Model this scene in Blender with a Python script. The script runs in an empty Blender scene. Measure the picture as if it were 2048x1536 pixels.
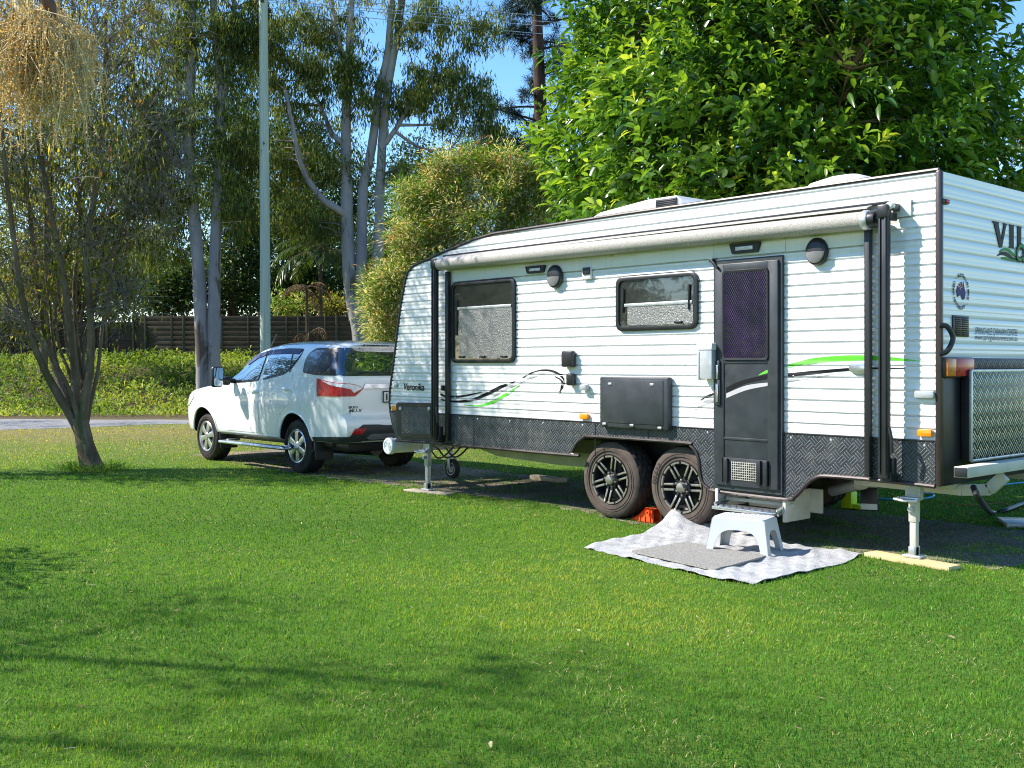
import bpy, bmesh, math, random
import numpy as np
from mathutils import Vector, Matrix
from mathutils.bvhtree import BVHTree
from mathutils import geometry

PI = math.pi
sc = bpy.context.scene
COL = sc.collection
RAD = math.radians

# ---------------------------------------------------------------- camera calibration
# World: X runs along the caravan towards its rear, Y from its near side to its far side, Z up.
FPX, PCX, HORY = 2130.0, 1024.0, 728.0
YAW = RAD(42.06)
CAMP = Vector((3.63, -7.405, 1.47))
RT = Vector((math.sin(YAW), math.cos(YAW), 0))
FW = Vector((-math.cos(YAW), math.sin(YAW), 0))


def ray(px, py):
    return FW + RT * ((px - PCX) / FPX) + Vector((0, 0, (HORY - py) / FPX))


def on_y(px, py, Y=0.0):
    d = ray(px, py)
    return CAMP + d * ((Y - CAMP.y) / d.y)


def on_x(px, py, X=0.0):
    d = ray(px, py)
    return CAMP + d * ((X - CAMP.x) / d.x)


def on_z(px, py, Z=0.0):
    d = ray(px, py)
    return CAMP + d * ((Z - CAMP.z) / d.z)


def at(px, py, dep):
    return CAMP + ray(px, py) * dep


def lat(l, d, z=0.0):
    """point l metres right of and d metres in front of the viewpoint"""
    p = CAMP + RT * l + FW * d
    return Vector((p.x, p.y, z))


def bank_h(d):
    t = min(1, max(0, (d - 31.5) / 8.0))
    return 1.5 * t * t * (3 - 2 * t)


# ---------------------------------------------------------------- node helpers
def lin(c):
    """sRGB hex-like 0-255 triple to linear"""
    return tuple(((v / 255) / 12.92 if v / 255 <= .04045 else ((v / 255 + .055) / 1.055) ** 2.4) for v in c)


class NT:
    def __init__(self, name):
        self.m = bpy.data.materials.new(name)
        self.m.use_nodes = True
        self.t = self.m.node_tree
        self.t.nodes.clear()
        self.out = self.t.nodes.new('ShaderNodeOutputMaterial')

    def n(self, kind, **kw):
        nd = self.t.nodes.new('ShaderNode' + kind)
        for k, v in kw.items():
            setattr(nd, k, v)
        return nd

    def put(self, sock, v):
        if hasattr(v, 'is_output') or isinstance(v, bpy.types.NodeSocket):
            self.t.links.new(v, sock)
        elif v is not None:
            if sock.type == 'RGBA' and len(v) == 3:
                v = (*v, 1)
            sock.default_value = v

    def math(self, op, a, b=None, c=None):
        nd = self.n('Math', operation=op)
        self.put(nd.inputs[0], a)
        if b is not None:
            self.put(nd.inputs[1], b)
        if c is not None:
            self.put(nd.inputs[2], c)
        return nd.outputs[0]

    def mix(self, f, a, b):
        nd = self.n('Mix', data_type='RGBA')
        self.put(nd.inputs[0], f)
        self.put(nd.inputs[6], a)
        self.put(nd.inputs[7], b)
        return nd.outputs[2]

    def coord(self, which='Object', scale=(1, 1, 1), rot=(0, 0, 0)):
        tc = self.n('TexCoord')
        mp = self.n('Mapping')
        self.t.links.new(tc.outputs[which], mp.inputs[0])
        mp.inputs['Scale'].default_value = scale
        mp.inputs['Rotation'].default_value = rot
        return mp.outputs[0]

    def noise(self, vec, scale, detail=4, rough=.55, dist=0):
        nd = self.n('TexNoise')
        self.put(nd.inputs['Vector'], vec)
        nd.inputs['Scale'].default_value = scale
        nd.inputs['Detail'].default_value = detail
        nd.inputs['Roughness'].default_value = rough
        nd.inputs['Distortion'].default_value = dist
        return nd.outputs[0]

    def ramp(self, f, stops, interp='LINEAR'):
        nd = self.n('ValToRGB')
        nd.color_ramp.interpolation = interp
        el = nd.color_ramp.elements
        while len(el) < len(stops):
            el.new(.5)
        for e, (p, c) in zip(el, stops):
            e.position = p
            e.color = (*c, 1) if len(c) == 3 else c
        self.put(nd.inputs[0], f)
        return nd.outputs[0]

    def bump(self, h, strength=.3, dist=.01):
        nd = self.n('Bump')
        nd.inputs['Strength'].default_value = strength
        nd.inputs['Distance'].default_value = dist
        self.put(nd.inputs['Height'], h)
        return nd.outputs[0]

    def bsdf(self, col, rough=.5, metal=0, spec=.5, coat=0, normal=None, **kw):
        b = self.n('BsdfPrincipled')
        self.put(b.inputs['Base Color'], col)
        self.put(b.inputs['Roughness'], rough)
        self.put(b.inputs['Metallic'], metal)
        self.put(b.inputs['Specular IOR Level'], spec)
        self.put(b.inputs['Coat Weight'], coat)
        b.inputs['Coat Roughness'].default_value = .05
        if normal is not None:
            self.put(b.inputs['Normal'], normal)
        for k, v in kw.items():
            self.put(b.inputs[k], v)
        return b.outputs[0]

    def done(self, sh):
        self.t.links.new(sh, self.out.inputs[0])
        return self.m


def simple(name, col, rough=.5, metal=0, spec=.5, coat=0, var=.12, scale=6.0, bump=0, bscale=None, dirt=None):
    """Plain surface with faint noise in colour and gloss, plus optional dirt tone."""
    k = NT(name)
    co = k.coord()
    nz = k.noise(co, scale, 5)
    f = k.ramp(nz, [(.3, (0, 0, 0)), (.7, (1, 1, 1))])
    c = k.mix(f, tuple(v * (1 - var) for v in col), tuple(min(1, v * (1 + var * .6)) for v in col))
    if dirt:
        f2 = k.ramp(k.noise(co, scale * .6, 7, .7), [(.5, (0, 0, 0)), (.8, (.6, .6, .6))])
        c = k.mix(f2, c, dirt)
    r = k.math('MULTIPLY_ADD', nz, .16, rough - .08)
    nrm = None
    if bump:
        nrm = k.bump(k.noise(co, bscale or scale * 8, 3), bump, .004)
    return k.done(k.bsdf(c, r, metal, spec, coat, nrm))


def leaf_mat(name, stops, trans=.35, rough=.42, spec=.5, tcol=1.5):
    k = NT(name)
    a = k.n('Attribute', attribute_name='rnd')
    c = k.ramp(a.outputs['Fac'], stops)
    p = k.bsdf(c, rough, 0, spec)
    tr = k.n('BsdfTranslucent')
    mul = k.n('Mix', data_type='RGBA', blend_type='MULTIPLY')
    mul.inputs[0].default_value = 1
    k.put(mul.inputs[6], c)
    mul.inputs[7].default_value = (tcol * 1.15, tcol, tcol * .5, 1)
    k.put(tr.inputs[0], mul.outputs[2])
    mx = k.n('MixShader')
    mx.inputs[0].default_value = trans
    k.t.links.new(p, mx.inputs[1])
    k.t.links.new(tr.outputs[0], mx.inputs[2])
    return k.done(mx.outputs[0])


def bark_mat(name, a, b, c=None, scale=3.0, stretch=.25, bump=.6):
    k = NT(name)
    co = k.coord(scale=(1, 1, stretch))
    n1 = k.noise(co, scale, 6, .65)
    n2 = k.noise(co, scale * 5, 5, .7)
    col = k.mix(k.ramp(n1, [(.38, (0, 0, 0)), (.62, (1, 1, 1))]), a, b)
    if c:
        col = k.mix(k.ramp(k.noise(co, scale * .8, 5, .6, .5), [(.57, (0, 0, 0)), (.63, (1, 1, 1))]), col, c)
    col = k.mix(k.math('MULTIPLY', n2, .35), col, tuple(v * .4 for v in a))
    return k.done(k.bsdf(col, .85, 0, .2, normal=k.bump(n2, bump, .02)))


def chequer_mat(name, col, hi, axes=('X', 'Z'), pitch=.062, rough=.4, metal=.0, strength=.9):
    """Five-bar tread plate: square cells turned 45 degrees, bars alternating in direction."""
    k = NT(name)
    tc = k.n('TexCoord')
    sp = k.n('SeparateXYZ')
    k.t.links.new(tc.outputs['Object'], sp.inputs[0])
    a, b = sp.outputs[axes[0]], sp.outputs[axes[1]]
    s = .7071 / pitch
    u = k.math('MULTIPLY', k.math('ADD', a, b), s)
    v = k.math('MULTIPLY', k.math('SUBTRACT', a, b), s)
    u = k.math('ADD', u, 100)
    v = k.math('ADD', v, 100)
    fu, fv = k.math('FRACT', u), k.math('FRACT', v)
    par = k.math('MODULO', k.math('ADD', k.math('FLOOR', u), k.math('FLOOR', v)), 2)
    along = k.math('ADD', k.math('MULTIPLY', fu, par), k.math('MULTIPLY', fv, k.math('SUBTRACT', 1, par)))
    across = k.math('ADD', k.math('MULTIPLY', fv, par), k.math('MULTIPLY', fu, k.math('SUBTRACT', 1, par)))
    bars = k.math('SINE', k.math('MULTIPLY', across, 2 * PI * 3))
    ends = k.math('SMOOTH_MIN', k.math('MULTIPLY', k.math('SINE', k.math('MULTIPLY', along, PI)), 2.2), 1, .2)
    h = k.math('MULTIPLY', k.math('MAXIMUM', bars, 0), ends)
    nz = k.noise(tc.outputs['Object'], 5, 6, .65)
    c = k.mix(k.math('MULTIPLY', h, .95), col, hi)  # highlight on the bars painted in as a lighter colour
    c = k.mix(k.ramp(nz, [(.45, (0, 0, 0)), (.8, (.35, .35, .35))]), c, (.16, .15, .13))
    return k.done(k.bsdf(c, k.math('MULTIPLY_ADD', nz, .25, rough - .12), metal, .5, normal=k.bump(h, strength, .004)))


# ---------------------------------------------------------------- object helpers
def tag(o, label=None, cat=None, group=None, kind=None):
    if label:
        o['label'] = label
    if cat:
        o['category'] = cat
    if group:
        o['group'] = group
    if kind:
        o['kind'] = kind
    return o


def empty(name, loc, label=None, cat=None, group=None):
    o = bpy.data.objects.new(name, None)
    o.empty_display_size = .2
    COL.objects.link(o)
    o.location = loc
    o['_m'] = 1
    del o['_m']
    return tag(o, label, cat, group)


def link(name, me, mat=None, parent=None):
    o = bpy.data.objects.new(name, me)
    COL.objects.link(o)
    if mat is not None:
        for m in (mat if isinstance(mat, (list, tuple)) else [mat]):
            me.materials.append(m)
    if parent is not None:
        o.parent = parent
        base, loc = parent, Vector((0, 0, 0))
        if parent.type == 'EMPTY':
            o.matrix_parent_inverse = Matrix.Translation(parent.location).inverted()
    return o


def copy_tree(o, parent=None):
    c = o.copy()
    COL.objects.link(c)
    if parent is not None:
        c.parent = parent
    for ch in [x for x in bpy.data.objects if x.parent == o]:
        copy_tree(ch, c)
    return c


class MB:
    """collects shapes, then links them as ONE mesh object"""

    def __init__(self):
        self.bm = bmesh.new()

    def geom(self, verts, faces, mi=0):
        vs = [self.bm.verts.new(v) for v in verts]
        for f in faces:
            try:
                fc = self.bm.faces.new([vs[i] for i in f])
                fc.material_index = mi
            except ValueError:
                pass
        return vs

    def box(self, c, s, bevel=0, rot=None, mi=0, seg=2):
        b = bmesh.new()
        bmesh.ops.create_cube(b, size=1)
        for v in b.verts:
            v.co = Vector((v.co.x * s[0], v.co.y * s[1], v.co.z * s[2]))
        if bevel:
            bmesh.ops.bevel(b, geom=b.edges[:], offset=min(bevel, min(s) * .49), segments=seg, profile=.5, affect='EDGES')
        M = Matrix.Translation(Vector(c))
        if rot is not None:
            M = M @ rot.to_4x4()
        b.transform(M)
        self.absorb(b, mi)
        return self

    def absorb(self, b, mi=0):
        b.verts.index_update()
        vs = [self.bm.verts.new(v.co) for v in b.verts]
        for f in b.faces:
            try:
                fc = self.bm.faces.new([vs[v.index] for v in f.verts])
                fc.material_index = mi
            except ValueError:
                pass
        b.free()

    def bar(self, a, b, w, h, bevel=.003, up=(0, 0, 1), mi=0):
        a, b = Vector(a), Vector(b)
        d = b - a
        z = d.normalized()
        x = z.cross(Vector(up))
        if x.length < 1e-4:
            x = z.cross(Vector((1, 0, 0)))
        x.normalize()
        y = z.cross(x)
        R = Matrix((x, y, z)).transposed()
        return self.box((a + b) / 2, (w, h, d.length), bevel, R, mi)

    def tube(self, pts, r, n=8, mi=0, cap=True):
        pts = [Vector(p) for p in pts]
        rs = r if isinstance(r, (list, tuple)) else [r] * len(pts)
        rings = []
        ref = None
        for i, p in enumerate(pts):
            t = (pts[min(i + 1, len(pts) - 1)] - pts[max(i - 1, 0)]).normalized()
            if ref is None:
                ref = t.orthogonal().normalized()
            ref = (ref - t * ref.dot(t))
            ref = ref.normalized() if ref.length > 1e-5 else t.orthogonal().normalized()
            bi = t.cross(ref)
            rings.append([self.bm.verts.new(p + (ref * math.cos(2 * PI * k / n) + bi * math.sin(2 * PI * k / n)) * rs[i]) for k in range(n)])
        for A, B in zip(rings, rings[1:]):
            for k in range(n):
                f = self.bm.faces.new((A[k], A[(k + 1) % n], B[(k + 1) % n], B[k]))
                f.material_index = mi
        if cap:
            self.bm.faces.new(rings[0][::-1]).material_index = mi
            self.bm.faces.new(rings[-1]).material_index = mi
        return self

    def lathe(self, prof, n=32, M=None, mi=0, a0=0, a1=2 * PI, close=True):
        """prof: (radius, axial) pairs, axis local Z"""
        M = M or Matrix()
        rings = []
        full = abs(a1 - a0 - 2 * PI) < 1e-6
        cnt = n if full else n + 1
        for r, h in prof:
            if r < 1e-6:
                rings.append([self.bm.verts.new(M @ Vector((0, 0, h)))])
            else:
                rings.append([self.bm.verts.new(M @ Vector((r * math.cos(a0 + (a1 - a0) * k / n), r * math.sin(a0 + (a1 - a0) * k / n), h))) for k in range(cnt)])
        for A, B in zip(rings, rings[1:]):
            for k in range(n):
                k2 = (k + 1) % cnt
                q = [A[k % len(A)], A[k2 % len(A)], B[k2 % len(B)], B[k % len(B)]]
                q = [v for i, v in enumerate(q) if v not in q[:i]]
                if len(q) > 2:
                    try:
                        self.bm.faces.new(q).material_index = mi
                    except ValueError:
                        pass
        return self

    def prism(self, poly, fn, a, b, mi=0):
        """poly: 2-D outline; fn(u, v, w) -> 3-D point; extruded from w=a to w=b"""
        A = [self.bm.verts.new(fn(u, v, a)) for u, v in poly]
        B = [self.bm.verts.new(fn(u, v, b)) for u, v in poly]
        n = len(poly)
        for f in ([A[::-1], B] + [[A[i], A[(i + 1) % n], B[(i + 1) % n], B[i]] for i in range(n)]):
            self.bm.faces.new(f).material_index = mi
        return self

    def build_each(self, name, mat, parent=None, smooth=35):
        """every connected piece becomes an object of its own"""
        bm = self.bm
        bm.verts.ensure_lookup_table()
        bm.verts.index_update()
        seen = set()
        out = []
        for v0 in bm.verts:
            if v0.index in seen:
                continue
            grp, stack = [], [v0]
            seen.add(v0.index)
            while stack:
                v = stack.pop()
                grp.append(v)
                for e in v.link_edges:
                    w_ = e.other_vert(v)
                    if w_.index not in seen:
                        seen.add(w_.index)
                        stack.append(w_)
            m = MB()
            mp = {v.index: m.bm.verts.new(v.co) for v in grp}
            fs = {f for v in grp for f in v.link_faces}
            for f in fs:
                m.bm.faces.new([mp[v.index] for v in f.verts])
            out.append(m.build(name, mat, parent, smooth))
        bm.free()
        return out

    def build(self, name, mat, parent=None, smooth=35, label=None, recalc=True):
        if recalc:
            bmesh.ops.recalc_face_normals(self.bm, faces=self.bm.faces[:])
        me = bpy.data.meshes.new(name)
        self.bm.to_mesh(me)
        self.bm.free()
        finish(me, smooth)
        o = link(name, me, mat, parent)
        if label:
            o['label'] = label
        return o


def finish(me, smooth=35):
    if smooth:
        me.polygons.foreach_set('use_smooth', [True] * len(me.polygons))
        me.set_sharp_from_angle(angle=RAD(smooth))
    me.update()


def np_mesh(name, V, quads=None, tris=None, rnd=None, mat=None, parent=None, smooth=False, mats=None, midx=None):
    """big mesh straight from arrays"""
    me = bpy.data.meshes.new(name)
    nq = 0 if quads is None else len(quads)
    nt = 0 if tris is None else len(tris)
    me.vertices.add(len(V))
    me.vertices.foreach_set('co', np.asarray(V, np.float32).ravel())
    loops = []
    if nq:
        loops.append(np.asarray(quads, np.int32).ravel())
    if nt:
        loops.append(np.asarray(tris, np.int32).ravel())
    L = np.concatenate(loops)
    me.loops.add(len(L))
    me.loops.foreach_set('vertex_index', L)
    me.polygons.add(nq + nt)
    st = np.concatenate([np.arange(nq, dtype=np.int32) * 4, nq * 4 + np.arange(nt, dtype=np.int32) * 3])
    me.polygons.foreach_set('loop_start', st)
    me.update(calc_edges=True)
    if smooth:
        me.polygons.foreach_set('use_smooth', [True] * (nq + nt))
    if midx is not None:
        me.polygons.foreach_set('material_index', np.asarray(midx, np.int32))
    if rnd is not None:
        at_ = me.attributes.new('rnd', 'FLOAT', 'POINT')
        at_.data.foreach_set('value', np.asarray(rnd, np.float32))
    me.validate()
    return link(name, me, mats or mat, parent)


def inside(P, poly):
    """vectorised point in polygon; P (N,2)"""
    x, y = P[:, 0], P[:, 1]
    r = np.zeros(len(P), bool)
    n = len(poly)
    for i in range(n):
        x1, y1 = poly[i][0], poly[i][1]
        x2, y2 = poly[(i + 1) % n][0], poly[(i + 1) % n][1]
        c = ((y1 > y) != (y2 > y))
        with np.errstate(divide='ignore', invalid='ignore'):
            r ^= c & (x < (x2 - x1) * (y - y1) / (y2 - y1 + 1e-12) + x1)
    return r


def pchip(xs, ys):
    """monotone cubic interpolator"""
    xs, ys = np.array(xs, float), np.array(ys, float)
    h = np.diff(xs)
    dl = np.diff(ys) / h
    m = np.zeros(len(xs))
    m[0], m[-1] = dl[0], dl[-1]
    for i in range(1, len(xs) - 1):
        if dl[i - 1] * dl[i] > 0:
            w1, w2 = 2 * h[i] + h[i - 1], h[i] + 2 * h[i - 1]
            m[i] = (w1 + w2) / (w1 / dl[i - 1] + w2 / dl[i])

    def f(x):
        x = min(max(x, xs[0]), xs[-1])
        i = min(int(np.searchsorted(xs, x, 'right')) - 1, len(xs) - 2)
        t = (x - xs[i]) / h[i]
        return float((2 * t**3 - 3 * t**2 + 1) * ys[i] + (t**3 - 2 * t**2 + t) * h[i] * m[i] + (-2 * t**3 + 3 * t**2) * ys[i + 1] + (t**3 - t**2) * h[i] * m[i + 1])
    return f


def spline(pts, n=8, closed=False):
    """Catmull-Rom through points of any dimension"""
    P = [Vector(p) for p in pts]
    out = []
    N = len(P)
    for i in range(N if closed else N - 1):
        if closed:
            a, b, c, d = P[i - 1], P[i], P[(i + 1) % N], P[(i + 2) % N]
        else:
            a, b, c, d = P[max(i - 1, 0)], P[i], P[i + 1], P[min(i + 2, N - 1)]
        for k in range(n):
            t = k / n
            out.append(.5 * ((2 * b) + (c - a) * t + (2 * a - 5 * b + 4 * c - d) * t * t + (3 * b - a - 3 * c + d) * t**3))
    if not closed:
        out.append(P[-1].copy())
    return out


def round_poly(poly, r, n=4):
    """round the corners of a 2-D outline"""
    out = []
    N = len(poly)
    for i in range(N):
        p0, p, p1 = Vector(poly[i - 1]), Vector(poly[i]), Vector(poly[(i + 1) % N])
        a, b = (p0 - p), (p1 - p)
        rr = min(r, a.length * .45, b.length * .45)
        A, B = p + a.normalized() * rr, p + b.normalized() * rr
        for k in range(n + 1):
            t = k / n
            out.append(tuple((1 - t)**2 * A + 2 * t * (1 - t) * p + t * t * B))
    return out


def rrect(cx, cy, w, h, r, n=5):
    return round_poly([(cx - w / 2, cy - h / 2), (cx + w / 2, cy - h / 2), (cx + w / 2, cy + h / 2), (cx - w / 2, cy + h / 2)], r, n)


def grow_poly(poly, k):
    """move an outline outward by k (convex-ish outlines)"""
    cx = sum(p[0] for p in poly) / len(poly)
    cy = sum(p[1] for p in poly) / len(poly)
    ar = sum(poly[i][0] * poly[(i + 1) % len(poly)][1] - poly[(i + 1) % len(poly)][0] * poly[i][1] for i in range(len(poly)))
    s = 1 if ar > 0 else -1
    out = []
    for i in range(len(poly)):
        a, b = Vector(poly[i - 1]), Vector(poly[(i + 1) % len(poly)])
        t = (b - a).normalized()
        out.append((poly[i][0] + s * k * t.y, poly[i][1] - s * k * t.x))
    return out


def panel(mb, poly, fn, step=.08, off=.004, thick=.012, mi=0):
    """A curved plate: outline poly (u,v), fn(u, v, out) -> 3-D point lying `out` above a surface."""
    B = []
    N = len(poly)
    for i in range(N):
        a, b = Vector(poly[i]), Vector(poly[(i + 1) % N])
        k = max(1, int(math.ceil((b - a).length / step)))
        for j in range(k):
            B.append(a + (b - a) * (j / k))
    xs, ys = [p.x for p in B], [p.y for p in B]
    gx = np.arange(min(xs) + step / 2, max(xs), step)
    gy = np.arange(min(ys) + step / 2, max(ys), step)
    G = np.array([(x, y) for x in gx for y in gy]) if len(gx) and len(gy) else np.zeros((0, 2))
    if len(G):
        G = G[inside(G, poly)]
        if len(G):
            Bn = np.array([(p.x, p.y) for p in B])
            dist = np.sqrt(((G[:, None, :] - Bn[None]) ** 2).sum(2)).min(1)
            G = G[dist > step * .35]
    pts = B + [Vector(g) for g in G]
    edges = [(i, (i + 1) % len(B)) for i in range(len(B))]
    v2, e2, f2 = geometry.delaunay_2d_cdt(pts, edges, [], 1, 1e-6)[:3]
    top = [fn(p.x, p.y, off) for p in v2]
    if any(t is None for t in top):
        good = [t for t in top if t is not None]
        if not good:
            return
    vs = [mb.bm.verts.new(t) if t is not None else None for t in top]
    for f in f2:
        q = [vs[i] for i in f]
        if None in q:
            continue
        try:
            mb.bm.faces.new(q).material_index = mi
        except ValueError:
            pass
    # rim
    low = {}
    cnt = {}
    for f in f2:
        for i in range(len(f)):
            e = tuple(sorted((f[i], f[(i + 1) % len(f)])))
            cnt[e] = cnt.get(e, 0) + 1
    for (i, j), c in cnt.items():
        if c != 1 or vs[i] is None or vs[j] is None:
            continue
        for q in (i, j):
            if q not in low:
                w = fn(v2[q].x, v2[q].y, off - thick)
                low[q] = mb.bm.verts.new(w) if w is not None else None
        if low[i] and low[j]:
            try:
                mb.bm.faces.new((vs[i], vs[j], low[j], low[i])).material_index = mi
            except ValueError:
                pass


def text_geom(txt, size, shear=0, bold=0, space=1.0, align='LEFT'):
    """outline lettering from the built-in font: returns verts (x,y) and faces"""
    cu = bpy.data.curves.new('lettering', 'FONT')
    cu.body = txt
    cu.size = size
    cu.shear = shear
    cu.offset = bold
    cu.space_character = space
    cu.align_x = align
    cu.resolution_u = 3
    o = bpy.data.objects.new('lettering', cu)
    COL.objects.link(o)
    dg = bpy.context.evaluated_depsgraph_get()
    me = bpy.data.meshes.new_from_object(o.evaluated_get(dg))
    V = [v.co.copy() for v in me.vertices]
    Fs = [tuple(p.vertices) for p in me.polygons]
    bpy.data.objects.remove(o)
    bpy.data.curves.remove(cu)
    bpy.data.meshes.remove(me)
    return V, Fs


def text(mb, txt, size, fn, mi=0, **kw):
    V, Fs = text_geom(txt, size, **kw)
    mb.geom([fn(v.x, v.y) for v in V], Fs, mi)

# ---------------------------------------------------------------- camera, light, sky
cam = bpy.data.cameras.new('camera')
cam.sensor_width = 36
cam.lens = 36 * FPX / 2048
cam.shift_y = -(768 - HORY) / 2048
cam.clip_end = 2000
co_ = bpy.data.objects.new('camera', cam)
COL.objects.link(co_)
co_.location = CAMP
co_.rotation_euler = (PI / 2, 0, math.atan2(FW.y, FW.x) - PI / 2)
sc.camera = co_

TOSUN = Vector((-1.1, -1.0, 1.34)).normalized()
sun = bpy.data.lights.new('sun', 'SUN')
sun.energy = 5.0
sun.angle = RAD(.5)
sun.color = (1, .94, .86)
so = bpy.data.objects.new('sun', sun)
COL.objects.link(so)
so.rotation_euler = (-TOSUN).to_track_quat('-Z', 'Y').to_euler()
so.location = (-20, -20, 25)

w = bpy.data.worlds.new('World')
sc.world = w
w.use_nodes = True
wn = w.node_tree.nodes
sky = wn.new('ShaderNodeTexSky')
sky.sky_type = 'NISHITA'
sky.sun_disc = False
sky.sun_elevation = math.asin(TOSUN.z)
sky.sun_rotation = math.atan2(TOSUN.x, TOSUN.y)
sky.air_density = 1.0
sky.dust_density = .1
sky.ozone_density = 2.2
hs = wn.new('ShaderNodeHueSaturation')
hs.inputs['Saturation'].default_value = 1.25
hs.inputs['Hue'].default_value = .502
w.node_tree.links.new(sky.outputs[0], hs.inputs['Color'])
w.node_tree.links.new(hs.outputs[0], wn['Background'].inputs[0])
wn['Background'].inputs[1].default_value = .145
sc.view_settings.view_transform = 'Standard'
sc.view_settings.look = 'None'
sc.view_settings.gamma = 1
sc.view_settings.exposure = 1.0
cy = sc.cycles
cy.use_denoising = True
try:
    cy.denoiser = 'OPENIMAGEDENOISE'
except Exception:
    pass
cy.filter_width = 1.05
try:
    cy.denoising_prefilter = 'NONE'
except Exception:
    pass
cy.max_bounces = 6
cy.diffuse_bounces = 3
cy.glossy_bounces = 3
cy.transmission_bounces = 4
cy.transparent_max_bounces = 8
cy.caustics_reflective = cy.caustics_refractive = False

# ---------------------------------------------------------------- materials
M = {}
WHITE = (.80, .80, .79)


def clad_mat():
    """white enamelled cladding with faint run-off streaks and road dust low down"""
    k = NT('white_enamel_cladding')
    tc = k.n('TexCoord')
    P = tc.outputs['Object']
    st = k.noise(k.coord(scale=(7, 7, .45)), 3, 6, .7)
    bl = k.noise(P, 1.2, 5, .6)
    c = k.mix(k.ramp(st, [(.50, (0, 0, 0)), (.80, (.5, .5, .5))]), WHITE, (.62, .60, .55))
    sp = k.n('SeparateXYZ')
    k.t.links.new(P, sp.inputs[0])
    mr = k.n('MapRange')
    k.put(mr.inputs[0], sp.outputs['Z'])
    mr.inputs[1].default_value = 1.35
    mr.inputs[2].default_value = .9
    c = k.mix(k.math('MULTIPLY', k.math('MULTIPLY', mr.outputs[0], bl), .35), c, (.55, .50, .42))
    r = k.math('MULTIPLY_ADD', bl, .2, .2)
    nb = k.bump(k.noise(k.coord(scale=(1, 1, 3)), 1.6, 3), .08, .02)
    return k.done(k.bsdf(c, r, 0, .5, .25, nb))


M['white'] = clad_mat()
M['gloss_white'] = simple('car_white_paint', (.78, .79, .78), .25, 0, .5, 1, .02, 2)
M['rear_white'] = simple('glossy_white_panel', (.80, .80, .82), .34, 0, .5, .35, .02, 2)
M['speaker_grey'] = simple('speaker_mesh', (.20, .20, .20), .7, 0, .3, 0, .4, 120)
M['black'] = simple('black_satin', (.018, .019, .021), .38, 0, .5, 0, .2, 5)
M['grey_black'] = simple('charcoal_powdercoat', (.030, .036, .042), .42, 0, .5, 0, .25, 7, .05, dirt=(.06, .065, .065))
M['rubber'] = simple('tyre_rubber', (.030, .027, .025), .82, 0, .3, 0, .3, 9, .25, 60, dirt=(.10, .078, .06))
M['tyre_brown'] = simple('dusty_tyre_rubber', (.085, .066, .055), .85, 0, .25, 0, .3, 9, .25, 60, dirt=(.15, .11, .085))
M['trim'] = simple('dark_bronze_trim', (.045, .035, .032), .35, .3, .5, 0, .2, 8)
M['galv'] = simple('galvanised_steel', (.55, .57, .58), .42, .7, .5, 0, .2, 12)
M['cream_steel'] = simple('cream_painted_steel', (.56, .54, .46), .5, 0, .4, 0, .1, 5, dirt=(.30, .25, .18))
M['olive_steel'] = simple('beige_underbody_steel', (.36, .35, .24), .6, 0, .4, 0, .15, 3, dirt=(.22, .19, .12))
M['chrome'] = simple('chrome', (.75, .76, .78), .12, 1, .5, 0, .05, 5)
M['alloy'] = simple('silver_alloy', (.62, .63, .65), .25, .85, .5, 0, .08, 6)
M['machined'] = simple('machined_alloy', (.40, .37, .335), .36, .8, .5, 0, .15, 20)
M['rim_black'] = simple('black_alloy', (.02, .02, .023), .3, .1, .5, 0, .3, 10, dirt=(.06, .05, .045))
M['orange_lens'] = simple('orange_lens', (.90, .28, .01), .2, 0, .6, .5, .1, 30)
M['red_lens'] = simple('red_lens', (.48, .010, .010), .28, 0, .4, .12, .35, 26)
M['clear_lens'] = simple('clear_lens', (.75, .72, .72), .12, 0, .6, .8, .25, 30)
M['amber_lens'] = simple('amber_lens', (.62, .16, .015), .28, 0, .4, .12, .2, 25)
M['green'] = simple('green_vinyl', (.14, .62, .05), .35, 0, .5, .2, .05, 5)
M['dark_green'] = simple('dark_green_vinyl', (.02, .26, .04), .5, 0, .2, 0, .05, 5)
M['black_vinyl'] = simple('black_vinyl', (.012, .012, .014), .5, 0, .15, 0, .1, 5)
M['grey_vinyl'] = simple('grey_vinyl', (.46, .45, .46), .35, 0, .5, .2, .05, 5)
M['blue_vinyl'] = simple('blue_vinyl', (.02, .015, .16), .5, 0, .2, 0, .05, 5)
M['red_vinyl'] = simple('red_vinyl', (.55, .03, .04), .35, 0, .5, .2, .05, 5)
M['slate_vinyl'] = simple('slate_vinyl', (.05, .07, .16), .5, 0, .2, 0, .05, 5)
M['awning_vinyl'] = simple('speckled_awning_vinyl', (.40, .375, .335), .65, 0, .25, 0, .6, 150, .1)
M['beige_trim'] = simple('beige_drip_rail', (.62, .57, .44), .5, 0, .4, 0, .05, 5)
M['white_plastic'] = simple('white_plastic', (.70, .70, .69), .45, 0, .45, 0, .06, 4)
M['stool_plastic'] = simple('pale_grey_plastic', (.49, .51, .53), .45, 0, .45, 0, .06, 4, dirt=(.42, .42, .40))
M['smoke_plastic'] = simple('smoky_clear_plastic', (.42, .44, .45), .1, 0, .6, .6, .2, 10)
M['chock'] = simple('orange_plastic', (.85, .10, .015), .45, 0, .45, 0, .1, 14)
M['lime'] = simple('lime_plastic', (.55, .75, .02), .45, 0, .45, 0, .1, 8)
M['pvc'] = simple('white_pvc', (.66, .70, .72), .35, 0, .5, 0, .08, 8, dirt=(.5, .47, .4))
M['pine_wood'] = None
M['chequer'] = chequer_mat('black_chequer_plate', (.024, .028, .032), (.115, .13, .14), ('X', 'Z'), .068, .36)
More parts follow.
